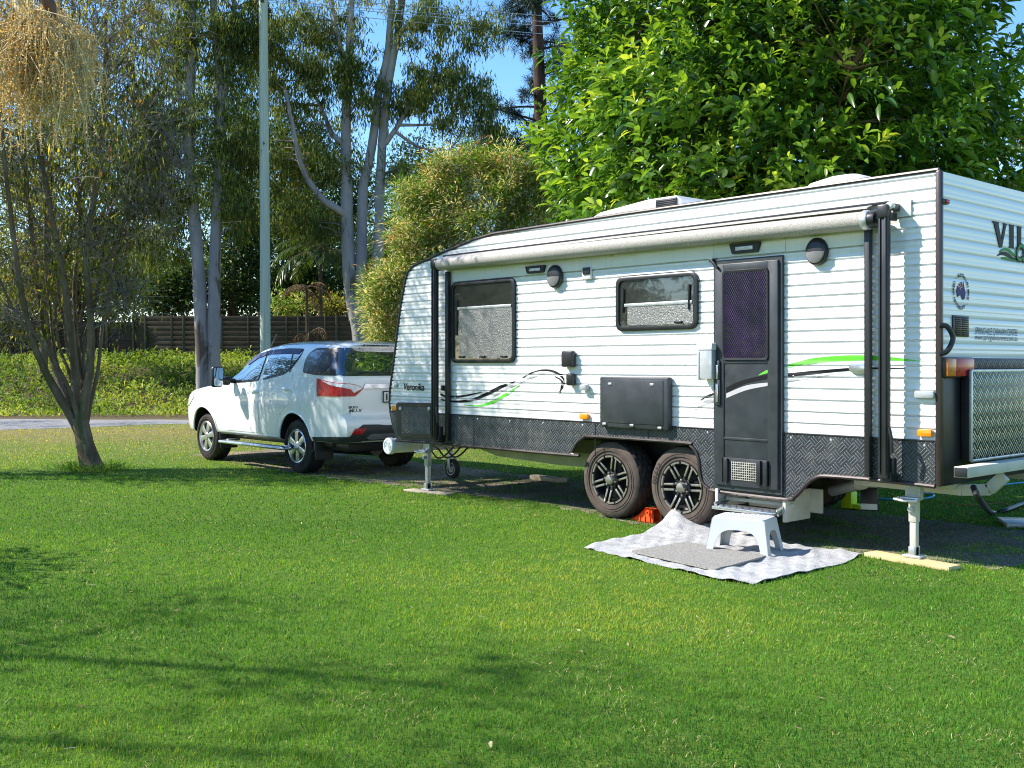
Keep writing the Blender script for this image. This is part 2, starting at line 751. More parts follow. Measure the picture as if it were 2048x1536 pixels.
M['chequer_rear'] = chequer_mat('dark_chequer_plate', (.012, .012, .013), (.03, .03, .032), ('Y', 'Z'), .075, .4)
M['chequer_box'] = chequer_mat('aluminium_chequer_plate', (.035, .045, .04), (.75, .74, .50), ('Y', 'Z'), .074, .3, .5)  # yellowish reflection on the bars put into their colour


def wood_mat(name, a, b, axis_scale, sc_=10):
    k = NT(name)
    co = k.coord(scale=axis_scale)
    n = k.noise(co, sc_, 6, .6, .8)
    c = k.mix(k.ramp(n, [(.35, (0, 0, 0)), (.65, (1, 1, 1))]), a, b)
    return k.done(k.bsdf(c, .75, 0, .25, normal=k.bump(n, .3, .004)))


M['pine_wood'] = wood_mat('sawn_pine', (.50, .38, .17), (.62, .52, .28), (.6, 6, 6), 5)
M['old_wood'] = wood_mat('weathered_board', (.33, .27, .19), (.48, .42, .32), (.6, 6, 6), 5)
M['fence_wood'] = wood_mat('dark_weathered_paling', (.038, .028, .020), (.10, .078, .055), (.35, .35, 6), 5)
M['fence_post'] = wood_mat('fence_post_wood', (.055, .055, .04), (.10, .095, .065), (5, 5, .5), 4)
M['pole_wood'] = wood_mat('pale_treated_pole', (.33, .40, .32), (.45, .51, .43), (4, 4, .15), 4)


def glass_mat(name, base, refl=.3, rough=.03, wave=0):
    k = NT(name)
    co = k.coord()
    d = k.bsdf(base, .3, 0, .5)
    g = k.n('BsdfGlossy')
    g.inputs['Roughness'].default_value = rough
    g.inputs['Color'].default_value = (.92, .96, 1, 1)
    if wave:
        b = k.bump(k.noise(co, 3, 3), wave, .02)
        k.put(g.inputs['Normal'], b)
    fr = k.n('Fresnel')
    fr.inputs[0].default_value = 1.5
    f = k.math('MAXIMUM', fr.outputs[0], refl)
    mx = k.n('MixShader')
    k.put(mx.inputs[0], f)
    k.t.links.new(d, mx.inputs[1])
    k.t.links.new(g.outputs[0], mx.inputs[2])
    return k.done(mx.outputs[0])


M['car_glass'] = glass_mat('tinted_car_glass', (.012, .02, .03), .42, .02)
M['car_glass_dark'] = glass_mat('dark_car_glass', (.008, .014, .03), .16, .02)
M['acrylic'] = glass_mat('smoked_acrylic_window', (.016, .018, .014), .10, .03, .05)
M['lens_glass'] = glass_mat('mirror_glass', (.02, .03, .02), .6, .02)


def blind_mat():
    """silver pleated blind behind smoked acrylic"""
    k = NT('silver_pleated_blind')
    co = k.coord()
    wv = k.n('TexWave', wave_type='BANDS', bands_direction='DIAGONAL')
    k.put(wv.inputs['Vector'], co)
    wv.inputs['Scale'].default_value = 22
    wv.inputs['Distortion'].default_value = 4
    nz = k.noise(co, 60, 4, .7)
    c = k.ramp(nz, [(.3, (.10, .10, .095)), (.7, (.42, .42, .40))])
    c = k.mix(k.math('MULTIPLY', wv.outputs[1], .35), c, (.06, .06, .055))
    return k.done(k.bsdf(c, .3, .3, .5, .3, k.bump(nz, .8, .01)))


M['blind'] = blind_mat()


def quilt_mat():
    """dark violet cross-hatched security screen"""
    k = NT('violet_diamond_screen')
    tc = k.n('TexCoord')
    sp = k.n('SeparateXYZ')
    k.t.links.new(tc.outputs['Object'], sp.inputs[0])
    x, z = sp.outputs['X'], sp.outputs['Z']
    a = k.math('ABSOLUTE', k.math('SINE', k.math('MULTIPLY', k.math('ADD', k.math('MULTIPLY', x, 1.6), z), 90)))
    b = k.math('ABSOLUTE', k.math('SINE', k.math('MULTIPLY', k.math('SUBTRACT', k.math('MULTIPLY', x, 1.6), z), 90)))
    h = k.math('MULTIPLY', a, b)
    nz = k.noise(tc.outputs['Object'], 5, 5, .6)
    c = k.mix(k.math('MULTIPLY', k.math('POWER', h, 1.5), k.math('POWER', k.math('MULTIPLY', nz, 1.5), 3)), (.006, .003, .010), (.075, .022, .12))
    return k.done(k.bsdf(c, .18, .1, .6, .5, k.bump(h, .7, .006)))


M['quilt'] = quilt_mat()


def ground_mat():
    k = NT('lawn_soil')
    tc = k.n('TexCoord')
    P = tc.outputs['Object']
    n1 = k.noise(P, .55, 6, .6)
    n2 = k.noise(P, 14, 6, .7)
    n3 = k.noise(P, 60, 4, .6)
    g = k.mix(n2, (.045, .090, .012), (.11, .18, .022))
    dry = k.mix(n3, (.13, .12, .035), (.22, .18, .08))
    # distance north of the road: the grass gets drier towards the driveway
    sp = k.n('SeparateXYZ')
    k.t.links.new(P, sp.inputs[0])
    d = k.math('ADD', k.math('MULTIPLY', sp.outputs['X'], FW.x), k.math('MULTIPLY', sp.outputs['Y'], FW.y))
    d = k.math('SUBTRACT', d, CAMP.x * FW.x + CAMP.y * FW.y)
    near = k.n('MapRange')
    k.put(near.inputs[0], d)
    near.inputs[1].default_value = 13
    near.inputs[2].default_value = 24
    m = k.math('MULTIPLY_ADD', near.outputs[0], .5, k.math('MULTIPLY', n1, .55))
    f = k.ramp(m, [(.36, (0, 0, 0)), (.72, (1, 1, 1))])
    c = k.mix(f, g, dry)
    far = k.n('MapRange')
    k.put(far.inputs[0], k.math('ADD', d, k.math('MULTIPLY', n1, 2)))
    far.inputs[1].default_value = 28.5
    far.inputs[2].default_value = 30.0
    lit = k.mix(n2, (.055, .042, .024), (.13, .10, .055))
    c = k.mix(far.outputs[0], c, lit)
    return k.done(k.bsdf(c, .95, 0, .1, normal=k.bump(n2, .6, .03)))


M['ground'] = ground_mat()


def gravel_mat(name, a, b, c3):
    k = NT(name)
    tc = k.n('TexCoord')
    P = tc.outputs['Object']
    v = k.n('TexVoronoi')
    k.put(v.inputs['Vector'], P)
    v.inputs['Scale'].default_value = 55
    n = k.noise(P, 1.3, 6, .65)
    c = k.mix(v.outputs['Color'], a, b)
    sep = k.n('SeparateColor')
    k.put(sep.inputs[0], v.outputs['Color'])
    c = k.mix(sep.outputs[0], a, b)
    c = k.mix(k.ramp(n, [(.45, (0, 0, 0)), (.7, (1, 1, 1))]), c, c3)
    return k.done(k.bsdf(c, .95, 0, .15, normal=k.bump(v.outputs['Distance'], .8, .012)))


M['gravel'] = gravel_mat('driveway_gravel', (.17, .17, .17), (.34, .335, .33), (.25, .24, .225))
M['pad'] = gravel_mat('worn_gravel', (.13, .105, .08), (.33, .28, .22), (.10, .095, .045))

# ---------------------------------------------------------------- ground
ls = [-420, -220, -120, -80] + list(np.arange(-60, 61, 3.0)) + [80, 120, 220, 420]
ds = [-200, -80, -30, -10] + list(np.arange(-4, 30, 3.0)) + list(np.arange(30, 44, .5)) + [46, 50, 60, 80, 120, 200, 500]
V = []
for d in ds:
    for l in ls:
        p = lat(l, d, bank_h(d))
        V.append(tuple(p))
nl = len(ls)
Q = [(j * nl + i, j * nl + i + 1, (j + 1) * nl + i + 1, (j + 1) * nl + i) for j in range(len(ds) - 1) for i in range(nl - 1)]
g = np_mesh('ground', np.array(V), Q, mat=M['ground'], smooth=True)
tag(g, kind='structure')

rs = random.Random(5)


def ragged(lo, hi, n=90, amp=.35):
    """strip outline between two polylines of (l, d), edges frayed"""
    out = []
    for line, sgn in ((lo, 1), (hi[::-1], -1)):
        L = line
        seg = [0]
        for a, b in zip(L, L[1:]):
            seg.append(seg[-1] + math.hypot(b[0] - a[0], b[1] - a[1]))
        ph = [rs.uniform(0, 6) for _ in range(4)]
        for i in range(n):
            s = seg[-1] * i / (n - 1)
            j = max(q for q in range(len(seg) - 1) if seg[q] <= s + 1e-9)
            t = (s - seg[j]) / (seg[j + 1] - seg[j])
            wob = amp * (.5 * math.sin(s * .7 + ph[0]) + .3 * math.sin(s * 2.3 + ph[1]) + .2 * math.sin(s * 6.1 + ph[2])) + rs.uniform(-.1, .1) * amp
            out.append((L[j][0] + (L[j + 1][0] - L[j][0]) * t, L[j][1] + (L[j + 1][1] - L[j][1]) * t + wob))
    return out


def sheet(name, poly_ld, z, mat):
    mb = MB()
    panel(mb, poly_ld, lambda u, v, o: lat(u, v, z + o), 1.0, 0, .004)
    o = mb.build(name, mat, None, 0)
    for f in o.data.polygons:
        pass
    tag(o, kind='structure')
    return o


ROAD = ragged([(-40, 22.6), (-12, 23.4), (-7.8, 26.2), (0, 26.8), (40, 26.0)], [(-40, 28.6), (-12, 28.3), (-7.8, 28.0), (0, 28.9), (40, 29.0)])
sheet('driveway', ROAD, .006, M['gravel'])


def w2ld(x, y):
    v = Vector((x - CAMP.x, y - CAMP.y, 0))
    return (v.dot(RT), v.dot(FW))


# worn gravel under car and caravan: frayed outline in world X/Y
PADW = []
for (x0, y0, x1, y1, k) in [(-12.6, .25, -8.5, .05, 30), (-8.5, .05, -4.6, .35, 30), (-4.6, .35, -2.2, -.12, 20), (-2.2, -.12, .3, .3, 20), (.3, .3, .6, 2.3, 10), (.6, 2.3, -12.8, 2.2, 60), (-12.8, 2.2, -12.6, .25, 10)]:
    for i in range(k):
        t = i / k
        PADW.append((x0 + (x1 - x0) * t + rs.uniform(-.06, .06), y0 + (y1 - y0) * t + rs.uniform(-.10, .10)))
mbp = MB()
panel(mbp, PADW, lambda u, v, o: Vector((u, v, .004 + o)), .5, 0, .004)
tag(mbp.build('gravel_pad', M['pad'], None, 0), kind='structure')

# mat position, also used to keep grass off it
MATP = [tuple(on_z(*p).xy) for p in [(1168, 1097), (1262, 1074), (1350, 1055), (1450, 1048), (1570, 1090), (1725, 1110), (1690, 1128), (1600, 1150), (1505, 1171), (1425, 1160), (1330, 1135), (1250, 1117)]]

# ---------------------------------------------------------------- grass
rg = np.random.default_rng(3)


def grass_blades():
    Ps, Hs, Ws = [], [], []
    # near lawn by density falling with distance
    def zone(d0, d1, dens, hw):
        area = (d1 - d0) * 2 * (hw * (d0 + d1) / 2 + 2.0)
        n = int(dens * area)
        d = rg.uniform(d0, d1, n)
        l = rg.uniform(-1, 1, n) * (hw * d1 + 2.0)
        k = (np.abs(l) < hw * d + 2.0) & ((np.abs(l) < .51 * d) | (rg.uniform(0, 1, n) < .5))
        return l[k], d[k]
    for d0, d1, dens, wf in [(2.6, 5, 15000, 1), (5, 7, 10000, 1.15), (7, 10, 5000, 1.5), (10, 14, 2200, 2.1), (14, 20, 800, 3.0), (20, 27.5, 300, 4.4)]:
        l, d = zone(d0, d1, dens, .54)
        Ps.append(np.stack([CAMP.x + RT.x * l + FW.x * d, CAMP.y + RT.y * l + FW.y * d], 1))
        Hs.append(np.full(len(l), 1.0) * (1 + .05 * wf))
        Ws.append(np.full(len(l), wf))
    P = np.concatenate(Ps)
    H = np.concatenate(Hs)
    W = np.concatenate(Ws)
    ld = np.stack([(P[:, 0] - CAMP.x) * RT.x + (P[:, 1] - CAMP.y) * RT.y, (P[:, 0] - CAMP.x) * FW.x + (P[:, 1] - CAMP.y) * FW.y], 1)
    keep = ~inside(P, MATP) & ~inside(ld, ROAD)
    pad = inside(P, PADW)
    keep &= ~(pad & (rg.uniform(0, 1, len(P)) > np.where(np.sin(P[:, 0] * 3.7 + 2 * np.sin(P[:, 1] * 4)) * np.sin(P[:, 1] * 5 + P[:, 0] * 2) + np.clip(.35 - P[:, 1], 0, 1) * 1.6 > .1, .75, .14)))
    # thin and worn patches
    pat = np.sin(P[:, 0] * .9 + 1.3 * np.sin(P[:, 1] * .7)) * np.cos(P[:, 1] * 1.1 + .8 * np.sin(P[:, 0] * .6))
    far = np.clip((ld[:, 1] - 13) / 9, 0, 1)
    keep &= rg.uniform(0, 1, len(P)) > .45 * far * (pat > -.2) + .12
    P, H, W, pat, far = P[keep], H[keep], W[keep], pat[keep], far[keep]
    n = len(P)
    clump = .5 + .5 * np.sin(P[:, 0] * 9 + 3 * np.sin(P[:, 1] * 5)) * np.cos(P[:, 1] * 8 + 2 * np.sin(P[:, 0] * 6))
    h = H * rg.uniform(.010, .024, n) * (.7 + .6 * clump)
    wd = W * rg.uniform(.0022, .0040, n)
    az = rg.uniform(0, 2 * PI, n)
    lean = rg.uniform(.15, 1.3, n)
    straw = rg.uniform(0, 1, n) < .005 + .15 * far + .06 * (np.sin(P[:, 0] * 2.3 + 1.7 * np.sin(P[:, 1] * 3.1)) * np.sin(P[:, 1] * 2.9 + P[:, 0]) > .72)
    lean[straw] = rg.uniform(1.2, 1.55, straw.sum())
    h[straw] *= 1.3
    az2 = az + rg.uniform(-.9, .9, n)
    z0 = np.zeros(n)
    side = np.stack([-np.sin(az), np.cos(az), z0], 1) * (wd / 2)[:, None]
    dir1 = np.stack([np.cos(az2) * np.sin(lean * .6), np.sin(az2) * np.sin(lean * .6), np.cos(lean * .6)], 1)
    dir2 = np.stack([np.cos(az2) * np.sin(lean), np.sin(az2) * np.sin(lean), np.cos(lean)], 1)
    B = np.stack([P[:, 0], P[:, 1], np.full(n, .002)], 1)
    Mi = B + dir1 * (h * .55)[:, None]
    T = Mi + dir2 * (h * .6)[:, None]
    T[:, 2] = np.maximum(T[:, 2], .004)
    Vx = np.stack([B - side, B + side, Mi + side * .8, Mi - side * .8, T], 1).reshape(-1, 3)
    i = np.arange(n) * 5
    quads = np.stack([i, i + 1, i + 2, i + 3], 1)
    tris = np.stack([i + 3, i + 2, i + 4], 1)
    # colour index: 0..0.8 greens, above that straw
    big = np.sin(P[:, 0] * .55 + .9 * np.sin(P[:, 1] * .8)) * np.sin(P[:, 1] * .75 + 1.1 * np.sin(P[:, 0] * .5) + 1)  # broad patches tinting shade and sunlight into the blade colour
    r = np.clip(.34 + .10 * pat + .20 * big + .20 * (clump - .5) + rg.normal(0, .13, n) + .42 * far, .02, .79)
    r[straw] = rg.uniform(.86, 1, straw.sum())
    return Vx, quads, tris, np.repeat(r, 5)


M['grass'] = leaf_mat('grass_blades', [(0, (.028, .105, .020)), (.3, (.082, .225, .030)), (.55, (.165, .330, .040)), (.78, (.38, .42, .07)), (.84, (.45, .39, .15)), (1, (.68, .58, .33))], .40, .65, .12, 1.5)
gv, gq, gt, gr = grass_blades()
o = np_mesh('lawn_grass', gv, gq, gt, gr, M['grass'])
tag(o, 'short mown green lawn grass with scattered dry straw blades', 'grass', kind='stuff')

# ================================================================ CARAVAN
PER = .0915           # pitch of the ribbed cladding
ZS, ZT = .905, 2.862  # cladding from skirt to roof edge


def rib(z):
    t = ((z - ZS) / PER) % 1.0
    y = .005 * max(0, math.sin(2 * PI * (t - .30) / .8)) if .30 < t < .70 else 0
    if t < .10 or t > .94:
        y = .021
    return y


front = pchip([.57, .89, 1.01, 1.17, 1.39, 1.82, 2.18, 2.45, 2.54, 2.61, 2.66, 2.70, 2.815, 2.85, 2.87], [-6.60, -6.732, -6.752, -6.741, -6.69, -6.60, -6.521, -6.432, -6.383, -6.267, -6.0, -5.83, -5.20, -4.88, -4.8])
van = empty('caravan', (-3.3, 1.2, 0), 'white ribbed touring caravan with black chequer skirt and awning rolled up', 'caravan')


def P3(name, mb, mat, parent=van, **k):
    return mb.build(name, mat, parent, **k)


# near side cladding
zs = []
z = ZS
while z < ZT:
    for t in (0, .05, .10, .14, .25, .32, .40, .5, .6, .68, .75, .85, .93):
        if z + t * PER < ZT:
            zs.append(z + t * PER)
    z += PER
zs.append(ZT)
mb = MB()
rows = []
for z in zs:
    y = rib(z)
    rows.append([mb.bm.verts.new((x, y, z)) for x in (front(z), front(z) * .5, -.02)])
for A, B in zip(rows, rows[1:]):
    for i in range(2):
        mb.bm.faces.new((A[i], A[i + 1], B[i + 1], B[i]))
P3('side_cladding', mb, M['white'], smooth=50)
# body shell behind it
prof = [(-.02, .80), (-.02, ZT - .003)] + [(front(z) + .012, z - .003) for z in (2.855, 2.815, 2.70, 2.66, 2.61, 2.54, 2.45, 2.18, 1.82, 1.39, 1.17, 1.01, .90, .80)]
mb = MB()
mb.prism(prof, lambda u, v, w_: Vector((u, w_, v)), .02, 2.36)
P3('shell', mb, M['white'])
mb = MB()
mb.prism([(x - .0, z) for x, z in prof[2:]] + [(prof[-1][0] + .02, .8)] + [(x + .03, z - .03) for x, z in prof[2:][::-1]][1:], lambda u, v, w_: Vector((u, w_, v)), .005, .018)
# trims: dark edge along the roof line and front profile
edge = [(front(z), z) for z in (.60, .75, .90, 1.01, 1.17, 1.39, 1.82, 2.18, 2.45, 2.54, 2.61, 2.66, 2.70, 2.815, 2.85)] + [(-3, ZT + .004), (-.0, ZT + .006)]
mb.bm.free()
mb = MB()
mb.tube([(x, .004, z) for x, z in edge], .017, 8)
mb.tube([(x, 2.376, z) for x, z in edge], .017, 8)
mb.build_each('roof_edge_trim', M['trim'], van)
mb = MB()
mb.box((.003, .008, (ZT + .59) / 2), (.046, .046, ZT - .59), .012)
P3('corner_trim', mb, M['trim'])

# rear wall
mb = MB()
rows = []
zr = []
z = 1.515
while z < ZT - .005:
    for t in (0, .06, .12, .5, .56, .62):
        if z + t * PER * 1.05 < ZT:
            zr.append((z + t * PER * 1.05, .003 if t == .06 else (.0012 if t == .56 else 0)))
    z += PER * 1.05
zr.append((ZT, 0))
for z, dx in zr:
    rows.append([mb.bm.verts.new((.0 - dx, y, z)) for y in (.03, 2.36)])
for A, B in zip(rows, rows[1:]):
    mb.bm.faces.new((A[0], A[1], B[1], B[0]))
P3('rear_wall', mb, M['rear_white'], smooth=30)
mb = MB()
mb.box((-.008, 1.2, 1.05), (.016, 2.32, .93), .003)
P3('rear_lower_panel', mb, M['black'])
mb = MB()
mb.box((.004, 1.45, 1.46), (.012, 1.82, .10), .002)
P3('rear_chequer_band', mb, M['chequer_rear'])

# skirt with wheel arch
SK = [(-6.73, .905), (-6.60, .575), (-5.59, .583), (-3.735, .583), (-3.70, .60), (-3.66, .655), (-3.613, .713), (-3.525, .765), (-3.40, .782), (-2.32, .782), (-2.235, .76), (-2.175, .71), (-2.145, .64), (-2.13, .52), (-2.10, .445), (-2.04, .405), (-1.95, .388), (-1.27, .383), (-1.19, .405), (-1.13, .46), (-1.07, .525), (-.99, .58), (-.88, .60), (-.40, .602), (-.02, .592), (-.02, .905)]
mb = MB()
mb.prism(SK, lambda u, v, w_: Vector((u, w_, v)), -.010, .012)
P3('chequer_skirt', mb, M['chequer'])
mb = MB()
mb.prism(SK, lambda u, v, w_: Vector((u, w_, v)), 2.37, 2.385)
P3('far_skirt', mb, M['chequer'])
mb = MB()
low = [Vector((x, -.012, z - .004)) for x, z in SK[1:-1]]
for k in range(len(low) - 1):
    pass
mb.tube(spline(low, 3), .016, 8)
P3('skirt_edge_trim', mb, M['trim'])
mb = MB()
mb.box((-3.38, -.006, .913), (6.70, .016, .014), .003)
for x in (-5.18, -3.38):
    mb.box((x, -.011, .745), (.010, .006, .31), .002)
mb.box((-2.72, -.011, .845), (.012, .006, .12), .002)
P3('skirt_cap_rail', mb, M['black'])
mb = MB()
for x in (-5.42, -5.12, -4.6, -4.1, -3.55, -2.05, -1.22, -.86, -.55, -.10):
    mb.lathe([(0, .004), (.008, .003), (.011, 0)], 10, Matrix.Translation((x, -.0105, .878)) @ Matrix.Rotation(PI / 2, 4, 'X'))
mb.build_each('skirt_screw', M['galv'], van)
# floor, wheel well and chassis
mb = MB()
mb.box((-3.35, 1.2, .775), (6.5, 2.3, .03))
mb.box((-2.92, .44, .6), (1.6, .02, .36))
mb.box((-2.92, 1.96, .6), (1.6, .02, .36))
P3('floor', mb, M['black'])
mb = MB()
for y in (.55, 1.85):
    mb.box((-3.3, y, .62), (6.3, .06, .14), .004)
for x in (-5.9, -4.6, -1.2, -.2):
    mb.box((x, 1.2, .66), (.06, 2.2, .10), .004)
mb.prism([(-5.50, .58), (-3.55, .58), (-3.50, .44), (-4.2, .43), (-5.15, .46), (-5.5, .53)], lambda u, v, w_: Vector((u, w_, v)), .30, .34)
P3('chassis_rail', mb, M['olive_steel'])
mb = MB()
mb.box((-.52, .30, .575), (1.0, .06, .055), .004)
P3('rear_chassis_rail', mb, M['cream_steel'])
mb = MB()
for x in (-3.25, -2.39):
    mb.bar((x, .2, .37), (x, 2.2, .37), .06, .06, .004)
    mb.tube([(x, .55, .60), (x + .2, .55, .40), (x, .55, .37)], .025, 6)
P3('axle', mb, M['black'])


# wheels
def tyre(mb, R, W, rim_r, n=72, blocks=True):
    """axis +Z, outer face at z=0, tread running inwards"""
    prof = [(rim_r - .015, -.012), (rim_r, -.003), (rim_r + .012, .004), (rim_r + .03, .002), (rim_r + (R - rim_r) * .45, .010), (R - .055, .006), (R - .028, -.003), (R - .016, -.014)]
    tread = [-.024, -.040, -.044, -.075, -.080, -.110, -.115, -.15, -.155, W * -1 + .04, -W + .024]
    rings = []
    for r, h in prof:
        rings.append([(r, h)] * n)
    for j, h in enumerate(tread):
        ring = []
        for k in range(n):
            d = 0
            if blocks:
                ph = (k + (j // 2) * 2) % 4
                d = -.016 if ph >= 2 else 0
                if j in (2, 4, 6):
                    d = -.013
            ring.append((R + d - (.006 if j in (0, len(tread) - 1) else 0), h))
        rings.append(ring)
    for r, h in prof[::-1]:
        rings.append([(r, -W - h)] * n)
    vs = []
    for ring in rings:
        vs.append([mb.bm.verts.new((r * math.cos(2 * PI * k / n), r * math.sin(2 * PI * k / n), h)) for k, (r, h) in enumerate(ring)])
    for A, B in zip(vs, vs[1:]):
        for k in range(n):
            mb.bm.faces.new((A[k], A[(k + 1) % n], B[(k + 1) % n], B[k]))
    for r in (rim_r + .045, R - .075):
        mb.lathe([(r - .003, .004), (r - .002, .0125), (r + .002, .0125), (r + .003, .004)], n)


def tread_split(mb, T, R):
    """tread faces keep clean black rubber"""
    inv = T.inverted()
    for f in mb.bm.faces:
        q = inv @ f.calc_center_median()
        if math.hypot(q.x, q.y) > R - .022:
            f.material_index = 1


def arc_text(mb, txt, r, a0, da, size, z, mi=0):
    for i, ch in enumerate(txt):
        a = a0 - i * da
        V, Fs = text_geom(ch, size, bold=.002, align='CENTER')
        c, s = math.cos(a), math.sin(a)
        mb.geom([((r + v.y) * c + v.x * s, (r + v.y) * s - v.x * c, z) for v in V], Fs, mi)


def place_local(o, Mx):
    o.data.transform(Mx)


WM = Matrix(((1, 0, 0, 0), (0, 0, -1, 0), (0, 1, 0, 0), (0, 0, 0, 1)))  # axis Z -> -Y (outward)


def van_wheel(x, spin, words, flip=False):
    T = Matrix.Translation((x, .055, .372)) @ WM @ Matrix.Rotation(spin, 4, 'Z')
    if flip:
        T = Matrix.Translation((x, 2.33, .372)) @ Matrix.Rotation(PI, 4, 'Z') @ WM @ Matrix.Rotation(spin, 4, 'Z')
    mb = MB()
    tyre(mb, .374, .245, .232)
    mb.bm.transform(T)
    tread_split(mb, T, .374)
    w_ = mb.build('wheel', [M['tyre_brown'], M['rubber']], van, 30)
    mb = MB()
    mb.lathe([(.232, -.010), (.236, .002), (.232, .008), (.224, .006), (.214, -.012), (.205, -.07), (.19, -.10), (.06, -.105), (0, -.105)], 48)
    mb.lathe([(.075, -.10), (.075, -.02), (.068, -.012), (.03, -.01), (0, -.01)], 24)
    for k in range(6):
        a = k * PI / 3
        for s in (-1, 1):
            c, sn = math.cos(a), math.sin(a)
            p0 = Vector((.06 * c - s * .026 * sn, .06 * sn + s * .026 * c, -.03))
            p1 = Vector((.216 * c - s * .022 * sn, .216 * sn + s * .022 * c, -.016))
            mb.bar(p0, p1, .024, .022, .004)
    mb.bm.transform(T)
    mb.build('rim', M['rim_black'], w_, 30)
    mb = MB()
    for k in range(12):
        a0 = k * PI / 6
        mb.lathe([(.228, .004), (.229, .010), (.214, .010), (.211, -.004)], 5, None, 0, a0 + .05, a0 + PI / 6 - .05)
    for k in range(6):
        a = k * PI / 3
        for s in (-1, 1):
            c, sn = math.cos(a), math.sin(a)
            o_ = Vector((-s * .0245 * sn, s * .0245 * c, 0))
            mb.bar(Vector((.10 * c, .10 * sn, -.013)) + o_, Vector((.212 * c, .212 * sn, -.003)) + o_, .018, .006, .001)
    mb.bm.transform(T)
    mb.build('rim_ring', M['machined'], w_, 30)
    mb = MB()
    mb.lathe([(.052, -.012), (.050, .012), (.040, .028), (.018, .034), (0, .034)], 8)
    for k in range(6):
        a = k * PI / 3 + PI / 6
        mb.lathe([(.011, -.02), (.011, .004), (.006, .009), (0, .009)], 6, Matrix.Translation((.066 * math.cos(a), .066 * math.sin(a), 0)))
    mb.bm.transform(T)
    mb.build('hub_cap', M['machined'], w_, 30)
    if words:
        mb = MB()
        arc_text(mb, words, .288, PI - .10, .135, .055, .0128)
        arc_text(mb, 'ALL TERRAIN', .295, -.8, .085, .03, .0128)
        mb.bm.transform(T @ Matrix.Rotation(-spin, 4, 'Z'))
        mb.build('lettering', M['rubber'], w_, 0)


van_wheel(-3.247, .3, '')
van_wheel(-2.388, .05, 'DS620')
van_wheel(-3.247, .1, '', True)
van_wheel(-2.388, .4, '', True)


def SY(poly, Y=0.0):
    """outline given by its corners in the photograph, as (X, Z) on the plane at Y"""
    out = []
    for p in poly:
        q = on_y(*p, Y)
        out.append((q.x, q.z))
    return out


def flat(y):
    return lambda u, v, w_: Vector((u, y - w_, v))


# windows
def window(x0, x1, z0, z1, blind_top, arms, catches):
    cx, cz, w_, h_ = (x0 + x1) / 2, (z0 + z1) / 2, x1 - x0, z1 - z0
    mb = MB()
    out = rrect(cx, cz, w_, h_, .085, 6)
    inn = rrect(cx, cz, w_ - .075, h_ - .075, .06, 6)
    n = len(out)
    R = [[mb.bm.verts.new((u, y, v)) for u, v in pl] for pl, y in ((out, .01), (out, -.022), (rrect(cx, cz, w_ - .03, h_ - .03, .075, 6), -.030), (inn, -.026), (inn, -.008))]
    for A, B in zip(R, R[1:]):
        for i in range(n):
            mb.bm.faces.new((A[i], A[(i + 1) % n], B[(i + 1) % n], B[i]))
    wo = mb.build('window', M['black'], van, 40)
    mb = MB()
    mb.prism(inn, lambda u, v, k: Vector((u, k, v)), -.012, -.004)
    mb.build('pane', M['acrylic'], wo, 30)
    # silver blind drawn half way, seen through the acrylic
    mb = MB()
    mb.prism(round_poly([(x0 + .14, z0 + .05), (x1 - .05, z0 + .05), (x1 - .05, blind_top), (x0 + .14, blind_top)], .02, 3), lambda u, v, k: Vector((u, k, v)), -.0150, -.013)
    mb.build('blind', M['blind'], wo, 30)
    mb = MB()
    mb.box(((x0 + x1) / 2 + .02, -.016, blind_top + .012), (w_ - .16, .008, .03), .003)
    mb.build('blind_rail', M['galv'], wo, 30)
    mb = MB()
    for ax in arms:
        mb.tube([(ax, -.022, z0 + h_ * .34), (ax + .01, -.024, z0 + h_ * .78)], .008, 6)
    for ax in catches:
        mb.box((ax, -.026, z0 + .065), (.085, .024, .022), .006)
    mb.build_each('catch', M['black'], wo, 30)


window(-5.562, -4.515, 1.483, 2.368, 2.065, (-5.47,), (-5.37, -5.02, -4.68))
window(-3.108, -2.155, 1.775, 2.278, 2.0, (-3.02, -2.25), (-2.36,))

# door
mb = MB()
dx0, dx1, dz0, dz1 = -1.972, -1.290, .412, 2.350
mb.prism([(dx0, dz0), (dx1, dz0), (dx1, dz1), (dx0, dz1)], flat(0), .0, .030)
fr = mb.build('door_frame', M['grey_black'], van, 30)
mb = MB()
mb.box(((dx0 + dx1) / 2, -.036, (dz0 + dz1) / 2 - .0), (dx1 - dx0 - .055, .014, dz1 - dz0 - .07), .005)
door = mb.build('door', M['grey_black'], van, 30)
mb = MB()
for (x0, z0, x1, z1) in [(dx0 + .03, dz0 + .04, dx0 + .12, dz1 - .04), (dx1 - .125, dz0 + .04, dx1 - .03, dz1 - .04)]:
    mb.box(((x0 + x1) / 2, -.047, (z0 + z1) / 2), (x1 - x0, .008, z1 - z0), .002)
for z0, z1 in ((dz0 + .04, dz0 + .13), (.835, .855), (1.475, 1.505), (dz1 - .12, dz1 - .04)):
    mb.box(((dx0 + dx1) / 2 - .0025, -.0465, (z0 + z1) / 2), (dx1 - dx0 - .247, .007, z1 - z0), .002)
mb.build('door_stile', M['grey_black'], door, 30)
mb = MB()
mb.prism(rrect(-1.634, 1.878, .432, .725, .03, 4), flat(-.043), 0, .014)
mb.build('door_window', M['quilt'], door, 30)
mb = MB()
o_ = rrect(-1.634, 1.878, .47, .765, .04, 4)
i_ = rrect(-1.634, 1.878, .425, .715, .03, 4)
A = [mb.bm.verts.new((u, -.044, v)) for u, v in o_]
B = [mb.bm.verts.new((u, -.062, v)) for u, v in grow_poly(o_, -.008)]
C_ = [mb.bm.verts.new((u, -.060, v)) for u, v in i_]
